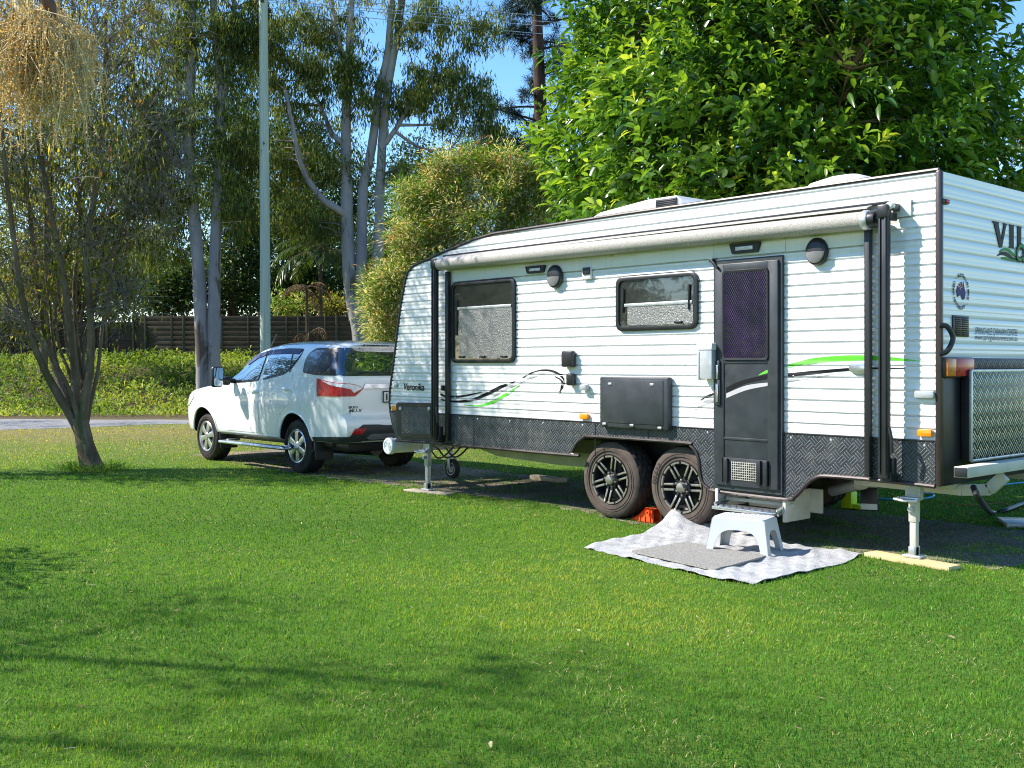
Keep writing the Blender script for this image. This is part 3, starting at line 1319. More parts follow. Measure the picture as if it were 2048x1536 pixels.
for a_, b_ in ((A, B), (B, C_)):
    for i in range(len(A)):
        mb.bm.faces.new((a_[i], a_[(i + 1) % len(A)], b_[(i + 1) % len(A)], b_[i]))
mb.build('door_window_frame', M['black'], door, 30)
# vent at the foot of the door
mb = MB()
mb.box((-1.634, -.047, .575), (.47, .008, .215), .003)
mb.build('door_vent', M['grey_black'], door, 30)
mb = MB()
for i in range(13):
    mb.box((-1.765 + i * .0215, -.056, .578), (.004, .006, .155), .001)
for i in range(8):
    mb.box((-1.636, -.0565, .507 + i * .0202), (.262, .005, .0035), .001)
mb.build('vent_grille', M['cream_steel'], door, 30)
mb = MB()
mb.box((-1.634, -.0525, .578), (.262, .003, .158), .001)
for x in (-1.82, -1.49, -1.425):
    mb.box((x, -.062, .577), (.040, .03, .205), .008)
mb.build('vent_louvre', M['black'], door, 30)
mb = MB()
mb.box((-1.905, -.060, 1.385), (.045, .02, .23), .012)
mb.box((-1.905, -.060, 1.23), (.055, .022, .22), .012)
hd = mb.build('door_handle', M['grey_black'], door, 40)
mb = MB()
mb.box((-1.905, -.073, 1.40), (.022, .008, .12), .004)
mb.box((-1.905, -.074, 1.22), (.024, .008, .15), .004)
mb.build('lock_plate', M['alloy'], hd, 40)
mb = MB()
mb.bar((-1.99, -.05, 2.36), (-1.90, -.065, 2.28), .02, .02)
mb.box((-1.985, -.03, 2.355), (.04, .05, .03), .005)
mb.build('door_stay', M['black'], van, 30)

# swooshes: vinyl following the ribs
def rib_fn(u, v, w_):
    return Vector((u, rib(v) - w_, v))


def strip(top, bot, n=10):
    a, b = spline(top, n), spline(bot, n)
    return [tuple(p) for p in a] + [tuple(p) for p in b[::-1]]


def decal(name, tops, bots, mat, fn=rib_fn, Y=0, off=.003, st=.012):
    mb = MB()
    panel(mb, strip(SY(tops, Y), SY(bots, Y)), fn, st, off, .0012)
    return mb.build(name, mat, van, 40)


C2 = lambda x, y: (760 + x / 3.84, 440 + y / 3.84)
C7 = lambda x, y: (740 + x / 4.096, 740 + y / 4.096)
C5 = lambda x, y: (1120 + x / 3.2, 700 + y / 3.2)
C6 = lambda x, y: (1560 + x / 3.2, 700 + y / 3.2)
decal('black_swoosh', [C7(580, 235), C7(690, 250), C7(830, 235), C7(960, 180), C7(1060, 130), C7(1190, 90)], [C7(590, 250), C7(690, 266), C7(830, 258), C7(970, 205), C7(1080, 150), C7(1190, 92)], M['black_vinyl'])
decal('black_swoosh', [C7(575, 192), C7(640, 208), C7(760, 205), C7(930, 175)], [C7(575, 205), C7(640, 228), C7(770, 220), C7(930, 180)], M['black_vinyl'])
decal('black_swoosh', [C7(1250, 60), C7(1330, 15), C7(1420, -5), C7(1510, 5), C7(1575, 45), C7(1595, 100)], [C7(1255, 65), C7(1335, 22), C7(1420, 8), C7(1500, 20), C7(1560, 55), C7(1592, 105)], M['black_vinyl'])
decal('black_swoosh', [C7(1520, 50), C7(1580, 90), C7(1582, 140), C7(1545, 200)], [C7(1516, 56), C7(1565, 95), C7(1562, 140), C7(1543, 198)], M['black_vinyl'])
decal('grey_swoosh', [C7(1010, 210), C7(1100, 150), C7(1210, 100), C7(1330, 50), C7(1420, 28)], [C7(1012, 222), C7(1110, 166), C7(1222, 112), C7(1335, 62), C7(1422, 32)], M['grey_vinyl'])
decal('green_swoosh', [C7(770, 282), C7(900, 285), C7(1000, 250), C7(1110, 190), C7(1230, 118)], [C7(772, 288), C7(910, 298), C7(1015, 270), C7(1130, 205), C7(1230, 122)], M['green'])
decal('black_swoosh', [C5(900, 318), C5(940, 290), C5(1000, 268)], [C5(900, 322), C5(945, 302), C5(1000, 282)], M['black_vinyl'])
decal('black_swoosh', [C5(863, 380), C5(920, 330), C5(1000, 300)], [C5(866, 383), C5(925, 352), C5(1000, 330)], M['grey_vinyl'])
decal('green_swoosh', [C6(50, 92), C6(200, 55), C6(420, 34), C6(650, 40), C6(920, 72)], [C6(50, 114), C6(200, 88), C6(420, 70), C6(650, 66), C6(920, 74)], M['green'])
decal('black_swoosh', [C6(50, 148), C6(250, 130), C6(500, 112), C6(800, 114)], [C6(50, 172), C6(250, 152), C6(500, 128), C6(800, 118)], M['black_vinyl'])
decal('grey_swoosh', [C6(50, 186), C6(220, 170), C6(380, 142)], [C6(50, 200), C6(220, 180), C6(380, 145)], M['grey_vinyl'])
dfl = lambda u, v, w_: Vector((u, -.0515 - w_, v))
for nm, t_, b_, m_ in (('door_swoosh', [C5(1062, 240), C5(1180, 190), C5(1374, 148)], [C5(1062, 272), C5(1190, 215), C5(1374, 178)], 'black_vinyl'),
                       ('door_swoosh', [C5(1064, 278), C5(1200, 225), C5(1374, 205)], [C5(1064, 308), C5(1200, 255), C5(1374, 222)], 'grey_vinyl'),
                       ('door_swoosh', [C5(1270, 160), C5(1320, 130), C5(1374, 113)], [C5(1270, 163), C5(1325, 148), C5(1374, 140)], 'green')):
    mb = MB()
    panel(mb, strip(SY(t_, -.045), SY(b_, -.045)), lambda u, v, w_: Vector((u, -.0405 - w_, v)), .05, .004, .003)
    mb.build(nm, M[m_], door, 40)
mb = MB()
pv = on_y(*C2(178, 1305))
text(mb, 'Veronika', .118, lambda x, y: Vector((pv.x + x * .98, -.004, pv.z + y)), shear=.22, bold=.002, space=.95)
P3('lettering', mb, M['black_vinyl'], smooth=0)

# hatch (fold-down picnic table)
mb = MB()
mb.box((-2.855, -.035, 1.115), (.83, .07, .475), .018)
ha = P3('table_hatch', mb, M['grey_black'])
mb = MB()
mb.box((-2.855, -.072, 1.125), (.72, .008, .40), .003)
mb.build('hatch_face', M['grey_black'], ha, 30)
mb = MB()
for x, z in ((-3.13, 1.285), (-2.62, 1.285), (-3.20, .91), (-2.53, .90), (-2.86, .91)):
    mb.box((x, -.076, z), (.045, .012, .022), .004)
mb.build_each('hatch_latch', M['galv'], ha, 30)
# front tunnel boot hatch
q = SY([C7(220, 265), C7(522, 270), C7(522, 560), C7(232, 548)], -.02)
mb = MB()
mb.prism(round_poly(q, .05, 5), flat(-.012), 0, .022)
bh = P3('boot_hatch', mb, M['black'])
q2 = SY([C7(262, 300), C7(500, 305), C7(500, 525), C7(265, 518)], -.03)
mb = MB()
mb.prism(round_poly(q2, .02, 3), flat(-.034), 0, .005)
mb.build('hatch_face', M['chequer'], bh, 30)
mb = MB()
for p in (C7(255, 315), C7(490, 318), C7(535, 497)):
    r_ = on_y(*p, -.03)
    mb.lathe([(.024, 0), (.022, .014), (.012, .018), (0, .018)], 14, Matrix.Translation((r_.x, -.034, r_.z)) @ Matrix.Rotation(PI / 2, 4, 'X'))
mb.build_each('hatch_lock', M['galv'], bh, 30)


# awning
AY = -.105
mb = MB()
mb.tube([(-5.66, AY, 2.572), (-.50, AY, 2.545)], .068, 24)
aw = P3('awning_roller', mb, M['awning_vinyl'], smooth=40)
mb = MB()
mb.prism([(-.012, 2.665), (-.004, 2.672), (-.10, 2.642), (-.105, 2.632)], lambda u, v, w_: Vector((w_, u, v)), -5.66, -.5)
mb.build('awning_flap', M['awning_vinyl'], aw, 30)
mb = MB()
mb.bar((-5.70, -.012, 2.672), (-.36, -.012, 2.672), .028, .022)
P3('awning_rail', mb, M['black'])
mb = MB()
mb.lathe([(.068, -.01), (.075, 0), (.075, .035), (.070, .045), (.062, .047)], 24, Matrix.Translation((-.52, AY, 2.545)) @ Matrix.Rotation(PI / 2, 4, 'Y'))
mb.build('end_cap', M['galv'], aw, 40)
mb = MB()
mb.lathe([(.064, .035), (.064, .085), (.060, .10), (.035, .105), (.035, .13), (0, .13)], 24, Matrix.Translation((-.52, AY, 2.545)) @ Matrix.Rotation(PI / 2, 4, 'Y'))
mb.build('end_cap', M['black'], aw, 40)
mb = MB()
mb.lathe([(.070, -.01), (.074, 0), (.070, .03), (.03, .04), (0, .04)], 24, Matrix.Translation((-5.66, AY, 2.572)) @ Matrix.Rotation(-PI / 2, 4, 'Y'))
mb.build('end_cap', M['black'], aw, 40)
for x, top in ((-.347, 2.62), (-5.706, 2.61)):
    mb = MB()
    mb.box((x, -.13, (top + .63) / 2), (.075, .05, top - .63), .006)
    mb.box((x - .022, -.159, (top + .63) / 2), (.012, .010, top - .70), .003)
    mb.box((x + .022, -.159, (top + .63) / 2), (.012, .010, top - .70), .003)
    ar = P3('awning_arm', mb, M['black'], label='black awning arm standing clear of the wall')
    mb = MB()
    mb.box((x, -.135, top - .03), (.085, .07, .10), .012)
    mb.box((x + .03, -.07, top + .005), (.07, .11, .05), .008)
    mb.box((x + .03, -.07, top - .065), (.025, .10, .06), .006)
    mb.build('arm_bracket', M['black'], ar, 30)
    mb = MB()
    mb.box((x, -.07, .64), (.09, .10, .08), .01)
    mb.box((x + .05, -.09, .72), (.03, .05, .12), .008)
    mb.tube([(x + .05, -.15, 1.0), (x + .075, -.165, .93), (x + .07, -.15, .82)], .012, 6)
    mb.build('arm_foot', M['black'], ar, 30)
    mb = MB()
    mb.box((x + .06, -.008, top + .0), (.17, .012, .13), .004)
    mb.lathe([(.03, 0), (.03, .03), (.02, .04), (0, .04)], 12, Matrix.Translation((x + .04, -.10, top + .01)) @ Matrix.Rotation(PI / 2, 4, 'X'))
    mb.build_each('arm_mount', M['white_plastic'], ar, 30)
for x in (-.524, -5.585):
    mb = MB()
    mb.box((x, -.045, 1.555), (.045, .05, 1.87), .006)
    P3('awning_arm', mb, M['black'], label='black inner awning arm close against the wall')
# flat eyebrow board under the awning
mb = MB()
mb.box((-3.05, -.006, 2.475), (5.0, .008, .20), .002)
P3('eyebrow_board', mb, M['white'])
mb = MB()
mb.box((-3.05, -.014, 2.575), (5.0, .014, .016), .003)
px_ = on_y(*(1160 + 250 / 3.793, 360 + 600 / 3.793))
mb.box((px_.x, -.014, 2.525), (.03, .02, .10), .003)
P3('drip_rail', mb, M['beige_trim'])
mb = MB()
for x in (-1.985, -1.27):
    mb.box((x, -.0105, 2.475), (.006, .003, .20), .001)
mb.build_each('board_joint', M['galv'], van)


def side_light(px, py, w_, h_):
    p = on_y(px, py, -.02)
    mb = MB()
    mb.prism(round_poly([(p.x - w_ / 2 + .03, p.z - h_ / 2), (p.x + w_ / 2 - .03, p.z - h_ / 2), (p.x + w_ / 2, p.z + h_ / 2), (p.x - w_ / 2, p.z + h_ / 2)], .012, 2), flat(-.009), 0, .03)
    l_ = P3('awning_light', mb, M['black'])
    mb = MB()
    mb.box((p.x, -.042, p.z - .002), (w_ * .55, .008, h_ * .38), .003)
    mb.build('lens', M['clear_lens'], l_, 30)


side_light(1072, 539, .29, .075)
side_light(1491, 496, .31, .085)
for px, py, r_ in ((1109, 553, .10), (1633, 503, .095)):
    p = on_y(px, py, -.03)
    mb = MB()
    mb.lathe([(r_, 0), (r_, .025), (r_ * .92, .040), (r_ * .6, .050), (0, .055)], 28, Matrix.Translation((p.x, -.009, p.z)) @ Matrix.Rotation(PI / 2, 4, 'X') @ Matrix.Scale(1.15, 4, (0, 1, 0)))
    s_ = P3('speaker', mb, M['black'], smooth=50)
    mb = MB()
    mb.lathe([(r_ * .86, .0), (r_ * .86, .048), (r_ * .7, .056), (0, .062)], 20, Matrix.Translation((p.x, -.009, p.z)) @ Matrix.Rotation(PI / 2, 4, 'X') @ Matrix.Scale(1.12, 4, (0, 1, 0)), 0, PI + .05, 2 * PI - .05)
    mb.build('speaker_grille', M['speaker_grey'], s_, 40)


def wall_box(name, px, py, w_, h_, d_, mat, bevel=.008, Y=0):
    p = on_y(px, py, -d_ * .6)
    mb = MB()
    mb.box((p.x, -d_ / 2, p.z), (w_, d_, h_), bevel)
    return P3(name, mb, mat)


o_ = wall_box('vent_socket', 1174, 546, .115, .12, .03, M['white_plastic'])
wall_box('vent_flap', 1174, 542, .095, .07, .042, M['black'])
wall_box('power_inlet', 1136, 718, .15, .16, .07, M['black'], .02)
wall_box('water_inlet', 1141, 759, .085, .12, .07, M['black'], .02)
wall_box('tap', 1168, 775, .09, .06, .06, M['smoke_plastic'], .015)
wall_box('door_catch', 1849, 789, .15, .055, .04, M['smoke_plastic'], .012)
wall_box('hatch_lock', 791, 770, .05, .05, .03, M['galv'], .012)
wall_box('side_lock', 886, 776, .05, .06, .05, M['black'], .012)
for px, py in ((1168, 833), (1850, 866), (789, 816)):
    wall_box('marker_light', px, py, .11 if px > 1000 else .10, .055, .035, M['orange_lens'], .012)
p = on_y(1717, 736, -.02)
mb = MB()
mb.lathe([(.05, 0), (.048, .014), (.03, .02), (0, .02)], 20, Matrix.Translation((p.x, -.001, p.z)) @ Matrix.Rotation(PI / 2, 4, 'X') @ Matrix.Scale(1.8, 4, (1, 0, 0)))
P3('badge', mb, M['alloy'])
# clear drink holder beside the door
c = on_y(1417, 726, -.05)
mb = MB()
mb.box((c.x, -.06, c.z - .01), (.15, .09, .25), .012)
dh = P3('drink_holder', mb, M['smoke_plastic'])
mb = MB()
mb.box((c.x, -.062, c.z + .14), (.165, .10, .06), .01)
mb.box((c.x - .066, -.062, c.z - .02), (.02, .105, .25), .008)
mb.build('holder_frame', M['white_plastic'], dh, 30)

# step under the door
mb = MB()
mb.box((-1.285, .17, .315), (.03, .36, .25), .004)
mb.box((-1.935, .16, .33), (.03, .40, .16), .004)
mb.box((-1.56, .42, .33), (.72, .03, .20), .004)
st = P3('door_step', mb, M['cream_steel'])
mb = MB()
SX = -1.61
mb.box((SX, -.03, .262), (.60, .22, .028), .006)
for s in (-1, 1):
    mb.bar((SX + s * .31, -.08, .27), (SX + s * .31, .30, .38), .018, .06)
for k in range(9):
    mb.box((SX - .26 + k * .065, -.06, .279), (.035, .12, .006), .002, Matrix.Rotation(.6, 3, 'Z'))
mb.build('tread', M['alloy'], st, 30)
mb = MB()
mb.bar((-1.90, .06, .325), (-1.24, .06, .325), .02, .03)
mb.build('step_arm', M['cream_steel'], st, 30)

# jacks
def jack(x, y, leaf, h0):
    mb = MB()
    mb.box((x, y, .545), (.12, .06, .16), .008)
    for dx in (-.05, .05):
        for dz in (.60, .49):
            mb.lathe([(.012, 0), (.012, .012), (0, .014)], 6, Matrix.Translation((x + dx * .8, y - .03, dz)) @ Matrix.Rotation(PI / 2, 4, 'X'))
    j = P3('stabiliser_jack', mb, leaf)
    mb = MB()
    mb.box((x, y, .40), (.062, .062, .20), .006)
    mb.box((x, y + .0, (h0 + .36) / 2), (.050, .050, .36 - h0), .006)
    mb.lathe([(.02, 0), (.02, .03), (0, .035)], 10, Matrix.Translation((x, y - .04, .40)) @ Matrix.Rotation(PI / 2, 4, 'X'))
    mb.build('leg', leaf, j, 30)
    mb = MB()
    mb.box((x, y, h0 + .012), (.14, .10, .022), .005)
    mb.box((x, y, h0 + .05), (.05, .09, .07), .006)
    mb.build('foot', M['galv'], j, 30)
    mb = MB()
    mb.tube([(x - .09, y - .06, .475), (x - .10, y - .11, .47), (x - .02, y - .13, .465), (x + .07, y - .10, .47), (x + .07, y - .05, .475)], .010, 6)
    mb.box((x + .01, y - .075, .482), (.14, .05, .018), .005)
    mb.build('jack_handle', M['galv'], j, 30)


jack(-.235, .10, M['cream_steel'], .036)
jack(-6.07, .05, M['galv'], .024)
jack(-.235, 2.28, M['cream_steel'], .01)

# front: PVC tube, A-frame, jockey wheel, coupling
mb = MB()
mb.tube([(-6.80, .02, .49), (-6.80, 1.9, .49)], .088, 20)
pp = P3('storage_tube', mb, M['pvc'], smooth=40)
mb = MB()
mb.lathe([(.088, -.05), (.100, -.05), (.100, .0), (.092, .010), (.07, .012), (.065, .006), (0, .006)], 24, Matrix.Translation((-6.80, .015, .49)) @ Matrix.Rotation(PI / 2, 4, 'X'))
for k in range(6):
    a = k * PI / 3
    mb.lathe([(.009, 0), (.008, .006), (0, .006)], 8, Matrix.Translation((-6.80 + .05 * math.cos(a), .008, .49 + .05 * math.sin(a))) @ Matrix.Rotation(PI / 2, 4, 'X'))
mb.build('tube_cap', M['pvc'], pp, 30)
mb = MB()
mb.bar((-6.4, .35, .50), (-8.0, 1.12, .46), .06, .10)
mb.bar((-6.4, 2.05, .50), (-8.0, 1.28, .46), .06, .10)
mb.bar((-7.2, .75, .47), (-7.2, 1.65, .47), .05, .06)
mb.box((-8.1, 1.2, .47), (.35, .12, .09), .02)
P3('drawbar', mb, M['galv'])
jq = on_z(905, 957)
mb = MB()
mb.tube([(jq.x - .03, jq.y, .78), (jq.x - .03, jq.y, .28)], .026, 10)
mb.tube([(jq.x - .03, jq.y, .30), (jq.x - .03, jq.y - .05, .25)], .03, 8)
mb.bar((jq.x - .02, jq.y - .055, .27), (jq.x, jq.y - .055, .12), .02, .05)
mb.bar((jq.x - .02, jq.y + .055, .27), (jq.x, jq.y + .055, .12), .02, .05)
mb.tube([(jq.x - .03, jq.y, .78), (jq.x - .03, jq.y - .07, .80), (jq.x + .03, jq.y - .07, .86)], .012, 6)
jo = P3('jockey_wheel', mb, M['galv'])
mb = MB()
mb.lathe([(.05, -.03), (.09, -.035), (.118, -.03), (.125, -.012), (.125, .012), (.118, .03), (.09, .035), (.05, .03)], 28, Matrix.Translation((jq.x, jq.y, .128)) @ Matrix.Rotation(PI / 2, 4, 'X'))
mb.build('tyre', M['rubber'], jo, 40)
mb = MB()
mb.lathe([(.0, .04), (.03, .04), (.035, .025), (.07, .022), (.072, .034), (.086, .034), (.088, -.03), (0, -.03)], 20, Matrix.Translation((jq.x, jq.y, .128)) @ Matrix.Rotation(PI / 2, 4, 'X'))
mb.build('rim', M['galv'], jo, 40)
mb = MB()
for k in range(3):
    y0 = .35 + .12 * k
    mb.tube(spline([(-5.9, y0, .58), (-6.05, y0 - .05, .42), (-6.3, y0 + .02, .36), (-6.5, y0 + .05, .46), (-6.9, y0 + .2, .50)], 6), .011, 6)
P3('trailing_cable', mb, M['black'])

# rear: lights, vent, handle, toolbox, bumper
def RX(px, py, X):
    q_ = on_x(px, py, X)
    return q_.y, q_.z


y0, z0 = RX(1887, 717, .03)
y1, z1 = RX(1941, 752, .03)
mb = MB()
mb.box((.02, (y0 + y1) / 2, (z0 + z1) / 2), (.05, y1 - y0 + .02, z0 - z1 + .02), .008)
tl = P3('tail_light', mb, M['black'])
for a_, b_, m_ in ((0, .33, 'amber_lens'), (.33, 1.0, 'red_lens')):
    mb = MB()
    mb.box((.045, y0 + (y1 - y0) * (a_ + b_) / 2, (z0 + z1) / 2), (.035, (y1 - y0) * (b_ - a_) - .004, z0 - z1), .008)
    mb.build('lens', M[m_], tl, 30)
y0, z0 = RX(1889, 403, .02)
mb = MB()
mb.box((.015, y0, z0), (.04, .10, .04), .01)
rm = P3('rear_marker_light', mb, M['black'])
mb = MB()
mb.box((.03, y0 + .012, z0), (.03, .062, .03), .008)
mb.build('lens', M['red_lens'], rm, 30)
y0, z0 = RX(1906, 630, .01)
y1, z1 = RX(1938, 674, .01)
mb = MB()
mb.box((.006, (y0 + y1) / 2, (z0 + z1) / 2), (.014, y1 - y0, z0 - z1), .006)
vt = P3('rear_vent', mb, M['black'])
mb = MB()
for cx_ in (.28, .72):
    for k in range(9):
        mb.box((.014, y0 + (y1 - y0) * cx_, z1 + (z0 - z1) * (.1 + k * .1)), (.010, (y1 - y0) * .36, .007), .001, Matrix.Rotation(.5, 3, 'Y'))
mb.build('louvre', M['trim'], vt, 30)
p0, p1 = RX(1882, 650, .03), RX(1882, 708, .03)
mb = MB()
pts = [(.01, p0[0] + .01, p0[1]), (.05, p0[0] + .05, p0[1] - .01), (.07, p0[0] + .09, p0[1] - .07), (.07, p1[0] + .09, p1[1] + .09), (.05, p1[0] + .05, p1[1] + .02), (.01, p1[0] + .01, p1[1])]
mb.tube(spline(pts, 5), .019, 10)
P3('grab_handle', mb, M['black'], smooth=50)
# round sticker: ring of lettering round a map shape
sy, sz = RX(1921, 583, 0)
mb = MB()
V_, F_ = [], []
ring_words = 'AUSTRALIAN MADE * AUSTRALIAN OWNED * '
n_ = len(ring_words)
for i, ch in enumerate(ring_words):
    a = PI * .62 - i * 2 * PI / n_
    tv, tf = text_geom(ch, .036, bold=.0012, align='CENTER')
    c_, s__ = math.cos(a), math.sin(a)
    mb.geom([(.006, sy + (.108 + v.y) * c_ + v.x * s__, sz + (.108 + v.y) * s__ - v.x * c_) for v in tv], tf)
P3('sticker_lettering', mb, M['black_vinyl'], smooth=0)
aus = [(-.95, .05), (-.75, .30), (-.45, .45), (-.30, .68), (-.05, .75), (.05, .85), (.22, .80), (.18, .55), (.38, .45), (.48, .92), (.58, .60), (.75, .25), (.95, -.05), (.90, -.35), (.72, -.62), (.45, -.72), (.22, -.55), (.05, -.35), (-.15, -.28), (-.45, -.42), (-.80, -.50), (-.85, -.25)]
mb = MB()
mb.prism([(sy + u * .075, sz + v * .085) for u, v in aus], lambda u, v, w_: Vector((w_, u, v)), .004, .006)
P3('map_sticker', mb, M['blue_vinyl'], smooth=0)
mb = MB()
mb.box((.0065, sy - .02, sz + .035), (.001, .07, .012))
mb.box((.0065, sy - .02, sz + .035), (.001, .012, .05))
P3('sticker_cross', mb, M['red_vinyl'], smooth=0)
for txt, px, py, s_ in (('SPRINGVALE CARAVAN CENTRE', 1949, 668, .075), ('www.springvalecaravans.com.au', 1949, 679, .062)):
    y0, z0 = RX(px, py, 0)
    y1, _ = RX(2034, py, 0)
    V_, F_ = text_geom(txt, s_, shear=.15 if s_ > .07 else 0)
    wd = max(v.x for v in V_)
    mb = MB()
    mb.geom([(.005, y0 + v.x * (y1 - y0) / wd, z0 + v.y) for v in V_], F_)
    P3('lettering', mb, M['slate_vinyl'], smooth=0)
# big name, drawn as outlined capitals
y0, z0 = RX(1985, 490, 0)
mb = MB()
Hh = .185


def cap(poly, ox, k=1):
    mb.prism([(y0 + ox + u * .26, z0 + v * Hh) for u, v in poly], lambda u, v, w_: Vector((w_, u, v)), .002, .007)


cap([(-.06, 1.0), (.42, 1.0), (.36, .93), (.55, .28), (.74, .93), (.66, 1.0), (1.0, 1.0), (.90, .92), (.60, -.05), (.44, -.05), (.06, .9)], 0)
cap([(0, 1), (.40, 1), (.33, .93), (.33, .07), (.42, 0), (-.02, 0), (.07, .07), (.07, .93)], .285)
cap([(0, 1), (.38, 1), (.32, .93), (.32, .12), (.50, .12), (.62, .26), (.58, 0), (-.02, 0), (.07, .07), (.07, .93)], .43)
cap([(0, 1), (.38, 1), (.32, .93), (.32, .12), (.50, .12), (.62, .26), (.58, 0), (-.02, 0), (.07, .07), (.07, .93)], .63)
P3('lettering', mb, M['black_vinyl'], smooth=0)
mb = MB()
yg, zg = RX(2028, 515, 0)
text(mb, 'Ca', .19, lambda x, y: Vector((.0095, yg + x, zg + y - .02)), shear=.3, bold=.012)
P3('lettering', mb, M['black_vinyl'], smooth=0)
mb = MB()
text(mb, 'Ca', .19, lambda x, y: Vector((.0115, yg + x, zg + y - .02)), shear=.3, bold=.003)
P3('lettering', mb, M['dark_green'], smooth=0)
for nm, t_, b_, m_ in (('logo_wave', [(1994, 511), (2004, 503), (2015, 506), (2026, 515), (2041, 521)], [(1994, 512), (2004, 510), (2013, 513), (2024, 519), (2038, 522)], 'black_vinyl'),
                       ('logo_wave', [(1998, 503), (2007, 496), (2018, 499), (2030, 510), (2044, 519)], [(1999, 505), (2007, 501), (2016, 504), (2028, 513), (2042, 521)], 'dark_green'),
                       ('logo_wave', [(2002, 515), (2010, 514), (2020, 518), (2040, 523)], [(2003, 518), (2012, 520), (2022, 522), (2040, 524)], 'dark_green')):
    mb = MB()
    pl = strip([RX(*p_, 0) for p_ in t_], [RX(*p_, 0) for p_ in b_], 5)
    mb.prism(pl, lambda u, v, w_: Vector((w_, u, v)), .002, .006)
    P3(nm, mb, M[m_], smooth=0)
# toolbox and carrier bar
BX = .085
y0, z0 = RX(1942, 742, BX)
_, z1 = RX(1942, 922, BX)
mb = MB()
mb.box((BX / 2 + .005, (y0 + 2.1) / 2, (z0 + z1) / 2), (BX - .01, 2.1 - y0, z0 - z1), .004)
tb = P3('rear_toolbox', mb, M['black'])
mb = MB()
mb.box((BX + .004, (y0 + 2.1) / 2, (z0 + z1) / 2), (.010, 2.1 - y0 - .01, z0 - z1 - .01), .002)
mb.build('toolbox_door', M['chequer_box'], tb, 30)
mb = MB()
for zz in (z0, z1):
    mb.bar((BX, y0, zz), (BX, 2.1, zz), .022, .022)
mb.bar((BX, y0, z1), (BX, y0, z0), .022, .022)
y2, _ = RX(2046, 800, BX)
mb.bar((BX, y2, z1), (BX, y2, z0), .022, .022)
mb.build('box_edge', M['galv'], tb, 30)
y0, z0 = RX(1936, 935, .32)
_, z1 = RX(1936, 957, .32)
mb = MB()
mb.box((.27, (y0 + 2.0) / 2, (z0 + z1) / 2), (.10, 2.0 - y0, z0 - z1), .006)
bp = P3('rear_bumper', mb, M['cream_steel'])
mb = MB()
mb.box((.27, y0 - .003, (z0 + z1) / 2), (.09, .006, z0 - z1 - .01), .003)
mb.build('bumper_cap', M['black'], bp, 30)
for yy in (.42, 1.9):
    mb = MB()
    pts = [(-.9, yy, .54), (-.02, yy, .53), (.18, yy, .55), (.29, yy, .66)]
    for a_, b_ in zip(pts, pts[1:]):
        mb.bar(a_, b_, .05, .085, .004)
    P3('bumper_arm', mb, M['cream_steel'])
# hanging plate and drain pipe under the rear
p = on_y(1739, 993, .8)
mb = MB()
mb.box((p.x, .8, p.z), (.16, .01, .24), .003, Matrix.Rotation(-.06, 3, 'Y'))
hp = P3('hanging_plate', mb, M['black'])
mb = MB()
mb.box((p.x, .792, p.z - .085), (.15, .006, .05), .002, Matrix.Rotation(-.06, 3, 'Y'))
mb.box((p.x, .792, p.z + .095), (.15, .006, .035), .002, Matrix.Rotation(-.06, 3, 'Y'))
mb.build_each('plate_band', M['white_plastic'], hp, 30)
a_, b_ = on_y(1665, 982, .75), on_y(1718, 968, .55)
mb = MB()
mb.tube([a_, b_], .045, 14)
dp = P3('drain_pipe', mb, M['grey_vinyl'])
mb = MB()
mb.tube([b_, b_ + (b_ - a_).normalized() * .07], .052, 14)
mb.build('pipe_cap', M['cream_steel'], dp, 30)

# roof: air conditioner and hatches
mb = MB()
x0 = on_y(1163, 440, .7).x
x1 = on_y(1372, 400, .7).x
mb.prism([(x0, 2.865), (x0 + .12, 2.95), (x0 + .35, 3.03), (x1 - .40, 3.09), (x1 - .05, 3.09), (x1, 3.05), (x1, 2.865)], lambda u, v, w_: Vector((u, w_, v)), .62, 1.55)
ac = P3('air_conditioner', mb, M['white_plastic'])
mb = MB()
mb.box((x1 - .17, .612, 3.02), (.26, .02, .10), .004)
for k in range(5):
    mb.box((x1 - .17, .603, 2.985 + k * .017), (.24, .012, .005), .001)
mb.build('vent_grille', M['black'], ac, 30)
mb = MB()
text(mb, 'Dometic', .085, lambda x, y: Vector((x1 - .85 + x, .612, 2.985 + y + x * .05)), bold=.001)
mb.build('lettering', M['grey_vinyl'], ac, 0)
for px0, px1, top in ((1645, 1775, .11), (905, 905, 0)):
    if not top:
        continue
    xa, xb = on_y(px0, 365, 1.0).x, on_y(px1, 350, 1.0).x
    ym = 1.0
    mb = MB()
    R = []
    for ins, zz in ((0, 2.86), (0, 2.955), (.06, 3.03), (.18, 3.085)):
        R.append([mb.bm.verts.new((u, v, zz)) for u, v in rrect((xa + xb) / 2, ym, (xb - xa) - ins * 2, .8 - ins * 2, .08, 4)])
    for A, B in zip(R, R[1:]):
        for i in range(len(A)):
            mb.bm.faces.new((A[i], A[(i + 1) % len(A)], B[(i + 1) % len(A)], B[i]))
    mb.bm.faces.new(R[-1])
    P3('roof_hatch', mb, M['white_plastic'], smooth=50)

